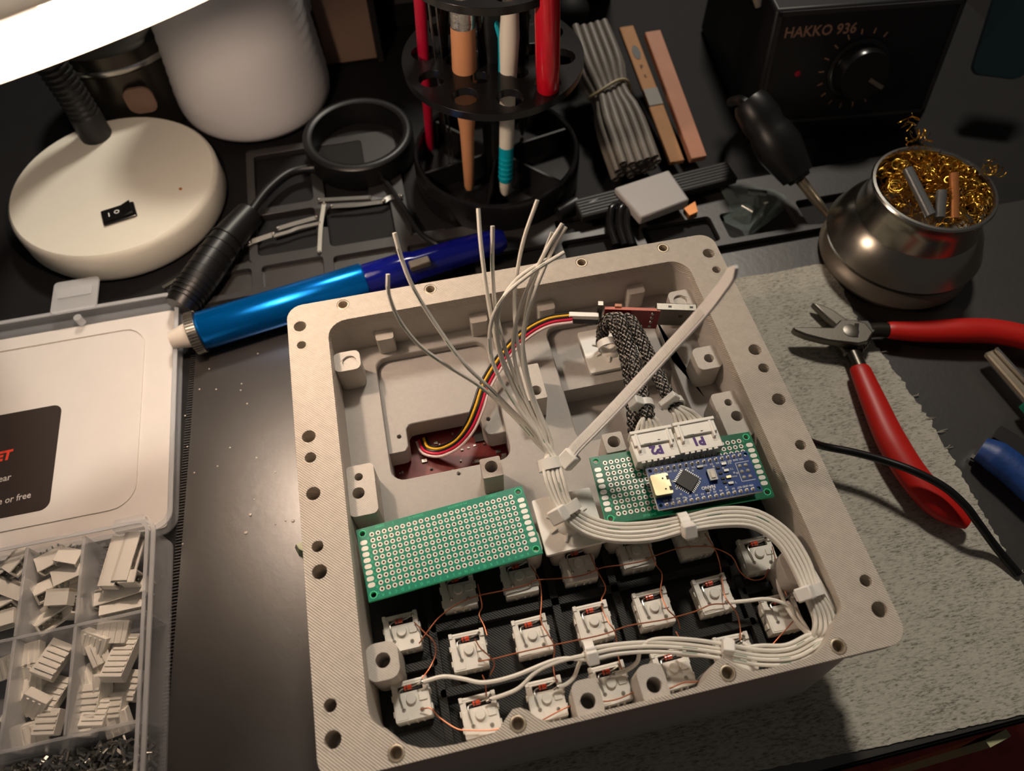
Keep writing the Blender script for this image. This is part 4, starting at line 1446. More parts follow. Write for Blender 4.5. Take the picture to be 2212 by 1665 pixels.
# dark angled bracket piece beside the lamp base and the black pen-like probe
pr0, pr1 = at(375, 672, 9), at(560, 462, 14)
prb = thing('black_tool_grip', 'fat black tapered handle and lead lying beside the lamp base', 'handle', at(470, 570, 0))
hp = spline([at(388, 664, 10), at(410, 632, 11), at(440, 590, 12), at(490, 520, 12), at(540, 462, 12)], 8)
B().tube(hp, 9, 14, radii=[8.2 + 1.8 * math.sin(math.pi * i / (len(hp) - 1)) for i in range(len(hp))]).build('grip', 'grip_black', prb)
B().tube(spline([at(540, 462, 12), at(580, 410, 10), at(630, 372, 8), at(690, 362, 7), at(740, 362, 6)], 8), 3.0, 10).build('lead', 'black_plastic', prb)
rr_ = B()
for i in range(4, len(hp) - 8, 2):
    t_ = hp[i + 1] - hp[i]
    rr_.tube([hp[i], hp[i] + t_ * 0.35], 10.2, 14)
rr_.build('grip_ridges', 'grip_black', prb)
cb2 = B().tube(pxpath([(735, 362, 6), (790, 362, 5), (830, 390, 6), (866, 440, 7), (905, 500, 8), (945, 530, 8), (975, 548, 4)], 8), 1.7, 8)
tag(cb2.build('thin_cable', 'black_plastic'), 'thin black cable curving down past the tray of tin strips', 'cable')
st = B().ribbon(pxpath([(352, 622, 4), (385, 602, 4), (420, 570, 4)], 6), 2.2, 1.2)
tag(st.build('metal_strip', 'steel_dull'), 'thin steel strip peeking out between the lamp base and black handle', 'strip')

# tin scraps lying in the mat's trays
tin = [('long bright tin strip across the rear tray wall', [(690, 432), (800, 426)], 2.2),
       ('dull tin strip below the long bright one', [(716, 446), (770, 443), (826, 436)], 2.4),
       ('crooked tin clip at the end of the rear tray', [(830, 434), (845, 426), (868, 424)], 3.0),
       ('tin strip standing along the tray divider', [(700, 440), (693, 490), (690, 545)], 2.4),
       ('grey tin strip lying askew in the front tray', [(600, 494), (640, 482), (684, 470)], 2.6),
       ('bright tin crimp at the left end of the front tray', [(538, 524), (565, 515), (592, 506)], 3.0),
       ('twisted tin offcut in the middle of the front tray', [(590, 510), (625, 500), (646, 492), (690, 482)], 2.0),
       ('ridged tin sleeve beside the black handle', [(502, 535), (520, 530), (540, 524)], 3.2)]
for lab, pts, w_ in tin:
    pa = pxpath([(x, y, 4.2) for x, y in pts], 6)
    t = thing('tin_strip', lab, 'metal strip', tuple(pa[0]))
    B().ribbon(pa, w_, 0.7, up=(0.1, -0.35, 0.93)).build('strip', 'steel_dull' if 'divider' in lab else 'tin', t)
    en = B()
    for q in (pa[0], pa[-1]):
        en.ball(tuple(q + np.array([0, 0, 0.4])), w_ * 0.42, 8, 5)
    en.build('rolled_end', 'tin', t)

# ------------------------------------------------------------------ desoldering pump
a0, a1, a2 = np.array(at(432, 716, 12)), np.array(at(790, 607, 12)), np.array(at(1092, 516, 12))
dv = (a1 - a0) / np.linalg.norm(a1 - a0)
pump = thing('desoldering_pump', 'shiny blue metal desoldering pump with white nozzle behind the case', 'pump', tuple((a0 + a1) / 2 * np.array([1, 1, 0])))
MP = look(dv)
MP.translation = Vector(a0)
LB_ = float(np.linalg.norm(a1 - a0))
B().lathe([(9.8, 0.5), (10.6, 1.5), (10.6, LB_ - 1), (10.0, LB_)], (0, 0, 0), 40, MP).build('barrel', 'blue_anodized', pump)
kp = [(11.0, -5.0)]
B().lathe([(9.6, -5.2), (11.4, -4.6), (11.4, 0.2), (10.4, 0.8)], (0, 0, 0), 40, MP).build('collar', 'steel_dull', pump)
kn = B()
for i in range(44):
    a = 2 * math.pi * i / 44
    kn.box(-0.35, -0.35, -4.4, 0.35, 0.35, 0.1)
    kn.xf(Matrix.Rotation(a, 4, 'Z') @ Matrix.Translation((11.5, 0, 0)), len(kn.v) - 8)
kn.xf(MP).build('knurling', 'tin', pump, smooth=0)
B().lathe([(4.6, -15.5), (5.2, -13), (6.2, -9), (7.0, -5)], (0, 0, 0), 24, MP).build('nozzle', 'ptfe', pump)
LC = LB_ + 84
B().lathe([(9.2, LB_ - 0.5), (9.6, LB_ + 1), (9.6, LB_ + 26), (8.4, LB_ + 30), (8.2, LC - 24), (7.2, LC - 4), (5.5, LC)], (0, 0, 0), 28, MP).build('clear_tube', 'blue_clear', pump)
B().lathe([(3, LB_), (3, LC - 6)], (0, 0, 0), 16, MP).build('plunger_rod', 'black_plastic', pump)
rb = B()
obox(rb, np.array(MP @ Vector((0, 0, LB_ + 30))) + np.array([2, -6, 8]), dv, np.cross([0, 0, 1.0], dv), np.array([0, 0, 1.0]), 6, 2.6, 2)
rb.build('release_button', 'stand_grey', pump, bevel=0.5)

# ------------------------------------------------------------------ clear organizer box with connectors
org = thing('organizer_box', 'clear compartment box full of white connectors at the lower left', 'organizer', (-245, -70, 0))
XR, XLft, YB, YF, HT = -178.6, -310.0, 4.0, -160.0, 26.0
B().prism(rrect(XLft, YF, XR, YB, 5), 0.2, 1.6).build('bottom', 'clear_plastic', org)
B().prism(rrect(XLft, YF, XR, YB, 5), 1.6, HT, [rrect(XLft + 1.4, YF + 1.4, XR - 1.4, YB - 1.4, 4)]).build('outer_wall', 'clear_plastic', org)
B().prism(rrect(XLft - 1.2, YF - 1.2, XR + 1.6, YB + 1.2, 6), HT - 3.2, HT - 1.6, [rrect(XLft + 0.2, YF + 0.2, XR - 0.2, YB - 0.2, 5)]).build('lip', 'clear_edge', org, bevel=0.4)
B().prism(rrect(XLft + 0.2, YF + 0.2, XR - 0.2, YB - 0.2, 5), HT - 0.2, HT + 0.6, [rrect(XLft + 1.6, YF + 1.6, XR - 1.6, YB - 1.6, 4)]).build('top_edge', 'clear_edge', org, bevel=0.3)
for yy in (-36.6, -79.6, -120.0):
    B().box(XLft + 1.2, yy - 0.8, 1.6, XR - 1.2, yy + 0.8, HT - 2).build('row_divider', 'clear_edge', org, bevel=0.3)
for xx in (-207.6, -231.6, -255.6, -279.6):
    for y0, y1 in ((-36, YB - 1.2), (-79, -37.2)):
        B().box(xx - 0.7, y0, 1.6, xx + 0.7, y1, HT - 1.5).build('column_divider', 'clear_edge', org, bevel=0.3)
B().prism(rrect(-196, 2, -182, 8, 1.5), 20, 23).build('hinge', 'clear_edge', org)

lid = thing('clear_box_cover', 'open clear organizer lid with white liner lying behind its box', 'lid', (-245, 80, 0))
LX, LY0, LY1 = -176.5, 6.5, 149.0
B().prism(rrect(-312, LY0, LX, LY1, 8), 0.2, 1.4).build('panel', 'clear_plastic', lid)
B().prism(rrect(-312, LY0, LX, LY1, 8), 1.4, 8.6, [rrect(-310.6, LY0 + 1.4, LX - 1.4, LY1 - 1.4, 7)]).build('side_wall', 'clear_plastic', lid)
B().prism(rrect(-312.6, LY0 - .6, LX + 0.6, LY1 + 0.6, 8), 8.6, 9.6, [rrect(-310.4, LY0 + 1.6, LX - 1.6, LY1 - 1.6, 7)]).build('rim', 'clear_edge', lid, bevel=0.4)
B().prism(rrect(-309, LY0 + 3, LX - 4.8, LY1 - 6.5, 1.5), 1.5, 2.1).build('liner', 'liner_white', lid)
ct = rrect(-300, 24, -196.4, 134.5, 12, 6)
B().prism(ct, 2.1, 2.9, [rrect(-299.2, 24.8, -197.2, 133.7, 11.4, 6)]).build('embossed_outline', 'liner_white', lid, bevel=0.3)
lb_ = B().prism(rrect(-300, 31.5, -237.4, 91.5, 4.5, 5), 2.15, 2.4)
lb_ = lb_.build('printed_label', 'label_black', lid)
B().text('ET', 7.4, (-258.9, 66.4, 2.46), (1, 0.04, 0), (0.08, 1, 0), align='r', bold=0.05, fit=7.6).build('red_lettering', 'label_red', lb_, smooth=0)
tx = B().text('ear', 5.0, (-257.6, 53.4, 2.46), (1, 0.04, 0), (0, 1, 0), align='r', bold=0.012, fit=6.0)
tx.text('e or free', 5.0, (-246.8, 41.2, 2.46), (1, 0.04, 0), (0, 1, 0), align='r', bold=0.012, fit=15.2)
tx.build('grey_lettering', 'label_grey', lb_, smooth=0)
B().prism(rrect(-245.4, 147, -220.6, 170, 2.5), 9.4, 10.8).build('latch_tab', 'clear_edge', lid, bevel=0.4)
B().prism(rrect(-242.4, 157, -223.6, 163.6, 1), 10.8, 11.4).build('latch_ridge', 'clear_edge', lid, bevel=0.3)
B().tube([(-231, 143, 4), (-231, 143, 9.2)], 2.2, 12).build('latch_stud', 'clear_edge', lid)

# connectors in the compartments
random.seed(21)


def conn_header(n):
    w = n * 2.5 + 2.4
    t = thing('loose_connector', 'x', 'connector')
    bb = B().prism(rrect(-w / 2, -2.9, w / 2, 2.9, 0.2, 1), -3.5, 3.5, [rrect(-w / 2 + 0.8, -2.0, w / 2 - 0.8, 2.2, 0.1, 1)])
    bb.box(-w / 2, -2.9, -3.5, w / 2, 2.9, -2.2)
    bb.build('shell', 'connector_white', t, local=True)
    pb_ = B()
    for i in range(n):
        x = (i - (n - 1) / 2) * 2.5
        pb_.box(x - 0.32, -0.32, -6.6, x + 0.32, 0.32, 2.6)
    pb_.build('pins', 'tin', t, local=True, smooth=0)
    return t


def conn_plug(n):
    w = n * 2.5 + 2.3
    t = thing('loose_connector', 'x', 'connector')
    bb = B().prism(rrect(-w / 2, -2.4, w / 2, 2.4, 0.2, 1), -4.6, 4.6)
    bb.box(-w / 2 + 0.4, 2.4, -4.6, w / 2 - 0.4, 3.0, -2.6)
    bb.build('shell', 'connector_white', t, local=True, bevel=0.15)
    for i in range(n):
        x = (i - (n - 1) / 2) * 2.5
        B().box(x - 0.5, -3.0, -4.4, x + 0.5, -2.3, 3.6).build('rib', 'connector_white', t, local=True)
    return t


HP = {n: conn_header(n) for n in (2, 3, 4, 6, 8)}
PP_ = {n: conn_plug(n) for n in (2, 3, 4, 5, 7)}
used = set()


def put(proto, px, py, z, rx, ry, rz, label, group):
    if proto.name in used:
        o = copy_tree(proto)
    else:
        used.add(proto.name)
        o = proto
    q = at(px, py, z)
    o.location = tuple(c * MM for c in q)
    o.rotation_euler = (R(rx), R(ry), R(rz))
    tag(o, label, 'connector', group)


g1 = ('white pin header heaped in the middle back compartment of the organizer', 'pin headers in the middle back compartment')
g2 = ('white pin header with long row in the right back compartment', 'long pin headers in the right back compartment')
g3 = ('white plug housing heaped in the middle front compartment of the organizer', 'plug housings in the middle front compartment')
g4 = ('white plug housing heaped in the right front compartment of the organizer', 'plug housings in the right front compartment')
g5 = ('white pin header in the left back compartment cut by the picture edge', 'pin headers in the left back compartment')
for a in ((4, 115, 1210, 17, 90, 0, 20), (3, 150, 1205, 18, 80, 10, -20), (4, 150, 1240, 14, 95, 0, 15), (3, 100, 1275, 13, 70, 20, 30), (3, 130, 1290, 15, 100, 0, -10), (6, 120, 1330, 8, 60, 20, 40), (4, 80, 1250, 7, 20, 40, 70),
          (4, 150, 1275, 7, 200, 20, 10), (3, 90, 1315, 6, 90, 30, 120), (2, 155, 1315, 7, 60, 0, 100)):
    put(HP[a[0]], *a[1:], *g1)
for a in ((8, 250, 1215, 17, 92, 0, 78), (8, 279, 1205, 17.5, 88, 3, 78), (8, 262, 1280, 10, 90, 0, 6), (6, 265, 1310, 8, 80, 10, 4), (8, 300, 1260, 9, 90, 90, 80), (6, 240, 1300, 6, 20, 0, 10)):
    put(HP[a[0]], *a[1:], *g2)
for a in ((4, 20, 1230, 15, 60, 0, 30), (4, 25, 1270, 12, 100, 20, -30), (3, 10, 1305, 9, 70, 0, 20), (4, 42, 1210, 17, 80, 0, 50), (4, 5, 1340, 8, 90, 0, 5)):
    put(HP[a[0]], *a[1:], *g5)
for a in ((3, 65, 1415, 16, -90, 0, 4), (5, 115, 1425, 16, -75, 10, 62), (3, 72, 1455, 14, -60, 0, -12), (4, 58, 1490, 13, -90, 10, 4), (3, 75, 1520, 13, -50, 20, -35), (5, 112, 1500, 9, -80, 20, 70), (3, 105, 1560, 10, -90, 0, 80),
          (4, 65, 1585, 9, -60, 20, 15), (3, 40, 1540, 6, -90, 0, 60), (2, 20, 1440, 8, -70, 0, 10)):
    put(PP_[int(a[0])], *a[1:], *g3)
for a in ((4, 205, 1390, 17, -60, 0, -30), (2, 212, 1412, 16, -70, 20, 25), (4, 245, 1365, 17, -80, 10, -10), (7, 263, 1420, 15, -90, 20, 78), (3, 205, 1455, 12, -90, 0, 20), (2, 222, 1480, 13, -60, 30, 5), (7, 190, 1535, 13, -92, 0, 82),
          (5, 210, 1535, 12, -80, 20, 84), (3, 245, 1525, 10, -95, 0, 82), (4, 275, 1480, 8, -80, 0, 75), (3, 255, 1560, 8, -60, 0, 8), (4, 235, 1440, 7, -40, 30, 30)):
    put(PP_[int(a[0])], *a[1:], *g4)
# heap of crimp terminals in the front compartment
hb = B()
for i in range(1500):
    x = random.uniform(-250, -181.5)
    y = random.uniform(-118, -82)
    z = 3 + 9 * random.random() ** 0.7 * (0.6 + 0.4 * math.sin((x + 220) / 18))
    a, el = random.uniform(0, math.pi), random.uniform(-0.7, 0.7)
    L_ = random.uniform(0.9, 2.6)
    d = np.array([math.cos(a) * math.cos(el), math.sin(a) * math.cos(el), math.sin(el)]) * L_
    w_ = random.uniform(0.25, 0.6)
    hb.ribbon([np.array([x, y, z]) - d, np.array([x, y, z]) + d], w_ * 2, w_, up=(random.uniform(-1, 1), random.uniform(-1, 1), 1))
tag(hb.build('crimp_terminals', 'tin', smooth=0), 'heap of tiny shiny crimp terminals in the front compartment', 'terminals', kind='stuff')

# ------------------------------------------------------------------ tool carousel
CC = (21.0, 210.0)
car = thing('tool_carousel', 'round black tool carousel with three slotted discs holding tools', 'tool holder', (CC[0], CC[1], 0))
B().lathe([(50, 0), (52, 1), (52, 20), (51, 22.6), (49.5, 23.2), (48.6, 22.4), (48.2, 6), (0.05, 6)], (CC[0], CC[1], 0), 64, caps=False).build('base_ring', 'black_gloss', car)
for k in range(6):
    a = R(60 * k + 12)
    d = np.array([math.cos(a), math.sin(a), 0])
    c0 = np.array([CC[0], CC[1], 13])
    B().ribbon([c0 + d * 7, c0 + d * 48.5], 1.6, 15).build('partition', 'black_plastic', car)
B().lathe([(8, 5), (8, 150), (6, 152), (0.05, 152)], (CC[0], CC[1], 0), 24).build('column', 'black_plastic', car)


def disc(z, rad, th, slots):
    hs = [circle(CC[0] + r_ * math.cos(R(a)), CC[1] + r_ * math.sin(R(a)), hr, 14) for a, r_, hr in slots]
    B().prism(circle(CC[0], CC[1], rad, 64), z - th, z, hs).build('slotted_disc', 'black_gloss', car, bevel=0.8, seg=2)


disc(86, 50, 4.5, [(a, 38, 7.2) for a in range(20, 360, 36)] + [(a, 21, 5.2) for a in range(0, 360, 60)])
disc(138, 43, 4.0, [(a, 33, 6.4) for a in range(20, 360, 36)])

# tools standing in it


def standing(name, label, cat, px0, z0, px1, z1):
    a, c = np.array(at(*px0, z0)), np.array(at(*px1, z1))
    d = (c - a) / np.linalg.norm(c - a)
    Mx = look(d)
    Mx.translation = Vector(a)
    t = thing(name, label, cat, tuple(a))
    return t, Mx, float(np.linalg.norm(c - a))


t, Mx, L_ = standing('wooden_handle', 'tan wooden handled tool with foil ferrule in the carousel', 'tool', (1014, 408), 9, (998, 15), 118)
B().lathe([(2.2, 0), (3.0, 2), (3.4, 14), (4.2, 40), (6.0, 58), (6.7, 78), (6.5, 100), (6.0, 104)], (0, 0, 0), 24, Mx).build('handle', 'wood', t)
B().lathe([(6.4, 100), (6.7, 102), (6.6, 124), (5.8, 128)], (0, 0, 0), 24, Mx).build('ferrule', 'foil', t)
t, Mx, L_ = standing('brush_handle', 'white and teal plastic brush handle in the carousel', 'brush', (1091, 420), 9, (1102, 15), 118)
B().lathe([(2.0, 0), (3.4, 2), (3.7, 12), (3.9, 20), (4.3, 40), (4.4, 62), (4.8, 80), (5.4, 96), (4.6, 108), (3.6, 122), (3.4, 150)], (0, 0, 0), 24, Mx).build('handle', 'brush_white', t)
B().lathe([(3.85, 10), (4.05, 11), (4.3, 30), (4.45, 33)], (0, 0, 0), 24, Mx).build('teal_sleeve', 'teal', t)
gt = B()
for i in range(5):
    gt.lathe([(4.1, 12 + i * 3.2), (4.45, 12.6 + i * 3.2), (4.45, 13.2 + i * 3.2), (4.1, 13.8 + i * 3.2)], (0, 0, 0), 20, Mx, caps=False)
gt.build('grip_rings', 'teal', t)
th_ = B().prism([(3.0, 66), (1.0, 70), (0.2, 78), (0.6, 88), (2.6, 95), (5.8, 101), (7.4, 103), (7.6, 101), (5.6, 95), (5.2, 84), (5.0, 74)], -2.6, 4.6)
th_.xf(Mx @ Matrix.Rotation(R(90), 4, 'X') @ Matrix.Translation((0, 0, 0)))
th_.build('thumb_grip', 'teal', t, bevel=0.5)
t, Mx, L_ = standing('red_tool', 'glossy red tool handle hanging at the right of the carousel', 'tool', (1184, 207), 82, (1182, 10), 132)
B().lathe([(2.0, 0), (4.6, 1.5), (6.0, 5), (6.3, 20), (6.2, 45), (5.8, 64)], (0, 0, 0), 24, Mx).build('handle', 'red_gloss', t)
t, Mx, L_ = standing('red_pen', 'slim crimson pen standing at the left of the carousel', 'pen', (930, 325), 8, (907, 10), 112)
B().lathe([(1.6, 0), (2.6, 3), (3.0, 60), (3.2, 64), (3.2, 120), (2.0, 124)], (0, 0, 0), 16, Mx).build('barrel', 'crimson', t)
t, Mx, L_ = standing('steel_tweezers', 'steel tweezers leaning in the carousel beside the wooden handle', 'tweezers', (975, 345), 8, (935, 15), 116)
for s in (-1, 1):
    B().box(s * 1.2 - 0.4, -1.5, 0, s * 1.2 + 0.4, 1.5, 60).box(s * 1.8 - 0.45, -2.4, 56, s * 1.8 + 0.45, 2.4, 124).xf(Mx).build('arm', 'steel', t, bevel=0.2)
t, Mx, L_ = standing('steel_pick', 'thin steel pick standing in the carousel left of the brush', 'pick', (1056, 310), 8, (1040, 60), 104)
B().lathe([(0.8, 0), (2.0, 12), (2.2, 60), (1.6, 110)], (0, 0, 0), 14, Mx).build('shaft', 'steel', t)
t, Mx, L_ = standing('dark_file', 'dark slender file standing behind the brush handle', 'file', (1128, 290), 8, (1132, 20), 112)
B().lathe([(1.0, 0), (2.6, 10), (3.0, 70), (3.0, 116)], (0, 0, 0), 12, Mx).build('shaft', 'dark_metal', t)
t, Mx, L_ = standing('dark_probe', 'dark metal probe standing left in the carousel behind the tweezers', 'probe', (955, 300), 8, (960, 20), 110)
B().lathe([(1.0, 0), (2.2, 10), (2.6, 70), (2.4, 112)], (0, 0, 0), 12, Mx).build('shaft', 'dark_metal', t)

# ------------------------------------------------------------------ heat-shrink tubes, clothes pegs, clips
d0, d1 = np.array(at(1372, 362, 12)), np.array(at(1268, 70, 40))
dt = (d1 - d0) / np.linalg.norm(d1 - d0)
sdv = np.cross(dt, [0, 0, 1.0])
sdv /= np.linalg.norm(sdv)
upn = np.cross(sdv, dt)
LT = float(np.linalg.norm(d1 - d0))
k = 0
for row in range(4):
    for i in range(6 - (row % 2)):
        o0 = d0 + sdv * ((i - (5 - row % 2) / 2) * 5.2) + upn * (row * 4.6 - 4.5) - dt * random.uniform(0, 3)
        pinch = lambda s, o0=o0: o0 + dt * LT * s + (d0 - o0 + dt * ((o0 - d0) @ dt)) * (0.30 * math.exp(-((s - 0.52) / 0.12) ** 2) + 0.22 * max(0, s - 0.7))
        pa = [pinch(s) for s in np.linspace(0, 1, 14)]
        bb = B()
        bb.tube(pa, 2.6, 12, caps=False)
        bb.tube(pa, 2.0, 12, caps=False)
        o = bb.build('shrink_tube', 'tube_grey', origin=tuple(pa[0]))
        tag(o, 'grey heat-shrink tube in the banded bundle beside the carousel', 'tube', 'banded bundle of heat-shrink tubes')
        k += 1
mid = d0 + dt * LT * 0.52 + upn * 1.5
loop = [mid + sdv * 14.0 * math.cos(a) + upn * 10.2 * math.sin(a) + dt * 2.5 * math.sin(2 * a) for a in np.linspace(0, 2 * math.pi, 36)[:-1]]
tag(B().tube(loop, 1.1, 6, closed=True).build('rubber_band', 'rubber_band'), 'pale rubber band round the bundle of grey tubes', 'rubber band')
cap = at(1232, 22, 44)
bb = B().ball((0, 0, 0), 13, 20, 10, 0.8)
bb.xf(Matrix.Translation(Vector(cap)))
tag(bb.build('black_bulb', 'black_matte'), 'round black rubber bulb behind the top of the grey tubes', 'bulb')


def slat(name, label, cat, pts, w_, h_, mt_, extra=None):
    a, c = np.array(at(*pts[0])), np.array(at(*pts[1]))
    t = thing(name, label, cat, tuple(a))
    B().ribbon([a, a * 0.75 + c * 0.25, (a + c) / 2, c], w_, h_).build('stick', mt_, t, bevel=0.5)
    return t, a, c


t, a, c = slat('printed_stick', 'tan wooden stick with dark printed mark beside the tubes', 'stick', [(1462, 352, 8), (1352, 60, 30)], 10.0, 3.2, 'tan_card')
dd = (c - a) / np.linalg.norm(c - a)
ss = np.cross(dd, [0, 0, 1.0])
ss /= np.linalg.norm(ss)
un = np.cross(ss, dd)
ov = B()
Mo = Matrix(((ss[0], dd[0], un[0], 0), (ss[1], dd[1], un[1], 0), (ss[2], dd[2], un[2], 0), (0, 0, 0, 1)))
pos = a + dd * 92 + un * 1.75
Mo.translation = Vector(pos)
ov.lathe([(2.6, 0), (2.6, 0.12), (0.02, 0.12)], (0, 0, 0), 20).xf(Matrix.Diagonal((1, 2.4, 1, 1)))
ov.xf(Mo)
ov.build('dark_oval', 'chip_black', t, smooth=0)
tx = B().text('F', 5, (0, -13, 0.1)).text('t', 5, (0, -21, 0.1)).xf(Mo)
tx.build('faint_mark', 'black_matte', t, smooth=0)
bx_ = B().box(-4.8, -46, 0.0, 4.8, -32, 0.4).xf(Mo)
bx_.build('grey_patch', 'tube_grey', t)
slat('plain_stick', 'plain pinkish tan wooden stick leaning right of the printed stick', 'stick', [(1508, 345, 8), (1408, 72, 34)], 11.0, 5.0, 'tan_pink')

gb = [at(1327, 405, 16), at(1445, 366, 16), at(1490, 430, 16), at(1384, 470, 16)]
clip = thing('grey_clip', 'light grey plastic clip sleeve on a black rail behind the case', 'clip', tuple(np.mean([q for q in gb], axis=0) * np.array([1, 1, 0])))
B().prism([(q[0], q[1]) for q in gb], 9.5, 16).build('sleeve', 'clip_grey', clip, bevel=1.2, seg=2)
ra, rb_ = np.array(at(1200, 468, 9)), np.array(at(1580, 372, 11))
rail = thing('black_rail', 'flat black rail running through the grey clip', 'rail', tuple((ra + rb_) / 2))
dr = (rb_ - ra) / np.linalg.norm(rb_ - ra)
B().ribbon([ra + dr * 14, rb_], 16, 5).build('bar', 'black_matte', rail, bevel=0.6)
lines = B()
nr = np.cross(dr, [0, 0, 1.0])
for i in range(6):
    o0 = nr * (i - 2.5) * 2.4 + np.array([0, 0, 2.6])
    lines.ribbon([ra + dr * 15 + o0, rb_ - dr * 1 + o0], 0.8, 0.5)
lines.build('groove_ridges', 'black_plastic', rail)
for i, (px, py) in enumerate(((1206, 462), (1250, 462), (1296, 452))):
    q0, q1 = np.array(at(px, py, 7)), np.array(at(px + 40, py - 24, 8))
    tag(B().tube([q0, q1], 4.4, 14).build('black_rod', 'black_plastic', origin=tuple(q0)),
        ('round-ended black rod under the rail, nearest the carousel', 'round-ended black rod under the rail, second from carousel', 'round-ended black rod under the rail, beside the hooks')[i], 'rod', 'black rods under the rail')
for i, (x0, x1) in enumerate(((1316, 1335), (1336, 1352), (1352, 1366))):
    pa = pxpath([(x1 + 12, 440, 10), (x0 + 8, 448, 11), (x0 + 2, 462, 10), (x0 + 2, 492, 7), (x0 + 14, 530, 4)], 6)
    tag(B().tube(pa, 2.6, 10).build('black_hook', 'black_gloss', origin=tuple(pa[0])),
        ('bent black hook rod between rail and case, left of three', 'bent black hook rod between rail and case, middle of three', 'bent black hook rod between rail and case, right of three')[i], 'hook', 'bent hooks behind the case')
ob = B().prism([at(1476, 455, 4)[:2], at(1500, 440, 4)[:2], at(1506, 462, 4)[:2], at(1488, 470, 4)[:2]], 0.2, 6)
tag(ob.build('orange_block', 'ferrule_tan'), 'small orange-brown block half hidden below the grey clip', 'block')

# clear bag with bright bits
random.seed(5)
bagp = [(1545, 400), (1600, 388), (1660, 400), (1725, 412), (1700, 445), (1660, 478), (1625, 500), (1615, 516), (1604, 494), (1568, 476), (1556, 440)]
bag = thing('plastic_bag', 'crumpled clear plastic bag with shiny parts near the soldering iron', 'bag', at(1630, 450, 0))
poly = [at(px, py, 3) for px, py in bagp]
cx, cy = np.mean([p[0] for p in poly]), np.mean([p[1] for p in poly])
vs = [(cx, cy, 14)]
rings = 5
for k in range(1, rings + 1):
    f_ = k / rings
    for p in poly:
        vs.append((cx + (p[0] - cx) * f_, cy + (p[1] - cy) * f_, 1.2 + 11 * (1 - f_) + random.uniform(-1.8, 1.8) * (1 if k < rings else 0.3)))
n_ = len(poly)
fs = [(0, 1 + i, 1 + (i + 1) % n_) for i in range(n_)]
for k in range(rings - 1):
    for i in range(n_):
        j = (i + 1) % n_
        fs.append((1 + k * n_ + i, 1 + (k + 1) * n_ + i, 1 + (k + 1) * n_ + j, 1 + k * n_ + j))
bb = B()
bb.add(vs, fs)
bb.build('film', 'clear_film', bag, smooth=0)
for i, (px, py, px2, py2) in enumerate(((1614, 416, 1655, 420), (1604, 444, 1628, 458), (1645, 440, 1655, 436))):
    B().tube([at(px, py, 4), at(px2, py2, 4)], 2.4, 10).build('shiny_part', 'steel', bag)

# ------------------------------------------------------------------ soldering station, iron, stand and tip cleaner
stn = thing('soldering_station', 'black soldering station with round knob in the dark corner', 'soldering station', (245, 260, 0))
F0, F1 = np.array([190.0, 203.0, 0]), np.array([306.0, 190.0, 0])
fx = (F1 - F0) / np.linalg.norm(F1 - F0)
fy = np.cross([0, 0, 1.0], fx)
WD = float(np.linalg.norm(F1 - F0))
HT_ = 82.0
TIL = 16.0
v_ = []
for z, off in ((0, 0), (HT_ * 0.16, 0), (HT_, TIL)):
    v_.append((F0 + fy * off + (0, 0, z), F1 + fy * off + (0, 0, z)))
bkp = [F0 + fy * 130, F1 + fy * 130]
bb = B()
vs = [v_[0][0], v_[0][1], v_[1][0], v_[1][1], v_[2][0], v_[2][1], bkp[0], bkp[1], bkp[0] + (0, 0, HT_), bkp[1] + (0, 0, HT_)]
bb.add(vs, [(0, 1, 3, 2), (2, 3, 5, 4), (4, 5, 9, 8), (6, 8, 9, 7), (0, 2, 4, 8, 6), (1, 7, 9, 5, 3), (0, 6, 7, 1)])
bb.build('body', 'station_black', stn, bevel=2.0, seg=2)
fu = np.array(v_[2][0]) - np.array(v_[1][0])
fl = float(np.linalg.norm(fu))
fu /= fl
fn = np.cross(fx, fu)
org_ = np.array(v_[1][0])


def fp(x, u, n=0.0):
    return org_ + fx * x + fu * u + fn * n


bz = B()
for x0, x1, u0, u1 in ((2, WD - 2, fl - 3.5, fl - 1), (2, WD - 2, 1, 3), (2, 4, 1, fl - 1), (WD - 4, WD - 2, 1, fl - 1)):
    obox(bz, fp((x0 + x1) / 2, (u0 + u1) / 2, 0.3), fx, fu, fn, (x1 - x0) / 2, (u1 - u0) / 2, 0.6)
bz.build('panel_bezel', 'station_edge', stn)
B().text('HAKKO 936', 8.5, fp(30, fl - 13, 0.25), fx, fu, bold=0.02, fit=44).build('lettering', 'station_text', stn, smooth=0)
MK = look(fn)
MK.translation = Vector(fp(60, fl * 0.46, 0))
B().lathe([(19, 0), (19, 1.5), (17.4, 2.2), (16, 2.2), (15.6, 10), (14.6, 12), (0.05, 12)], (0, 0, 0), 40, MK).build('knob', 'black_gloss', stn)
kd = B()
for i in range(13):
    a = R(210 - 20 * i)
    kd.box(-0.4, -1.6, 0.2, 0.4, 1.6, 0.5)
    kd.xf(MK @ Matrix.Rotation(a, 4, 'Z') @ Matrix.Translation((0, 23, 0)), len(kd.v) - 8)
kd.build('dial_mark', 'station_text', stn, smooth=0)
B().box(-1.2, -15, 12, 1.2, -4, 13).xf(MK @ Matrix.Rotation(R(60), 4, 'Z')).build('knob_pointer', 'stand_grey', stn)
B().lathe([(1.8, 0), (1.8, 0.6), (0.05, 0.9)], (0, 0, 0), 12, look(fn)).xf(Matrix.Translation(Vector(fp(22, fl * 0.46, 0)))).build('heater_light', 'crimson', stn)

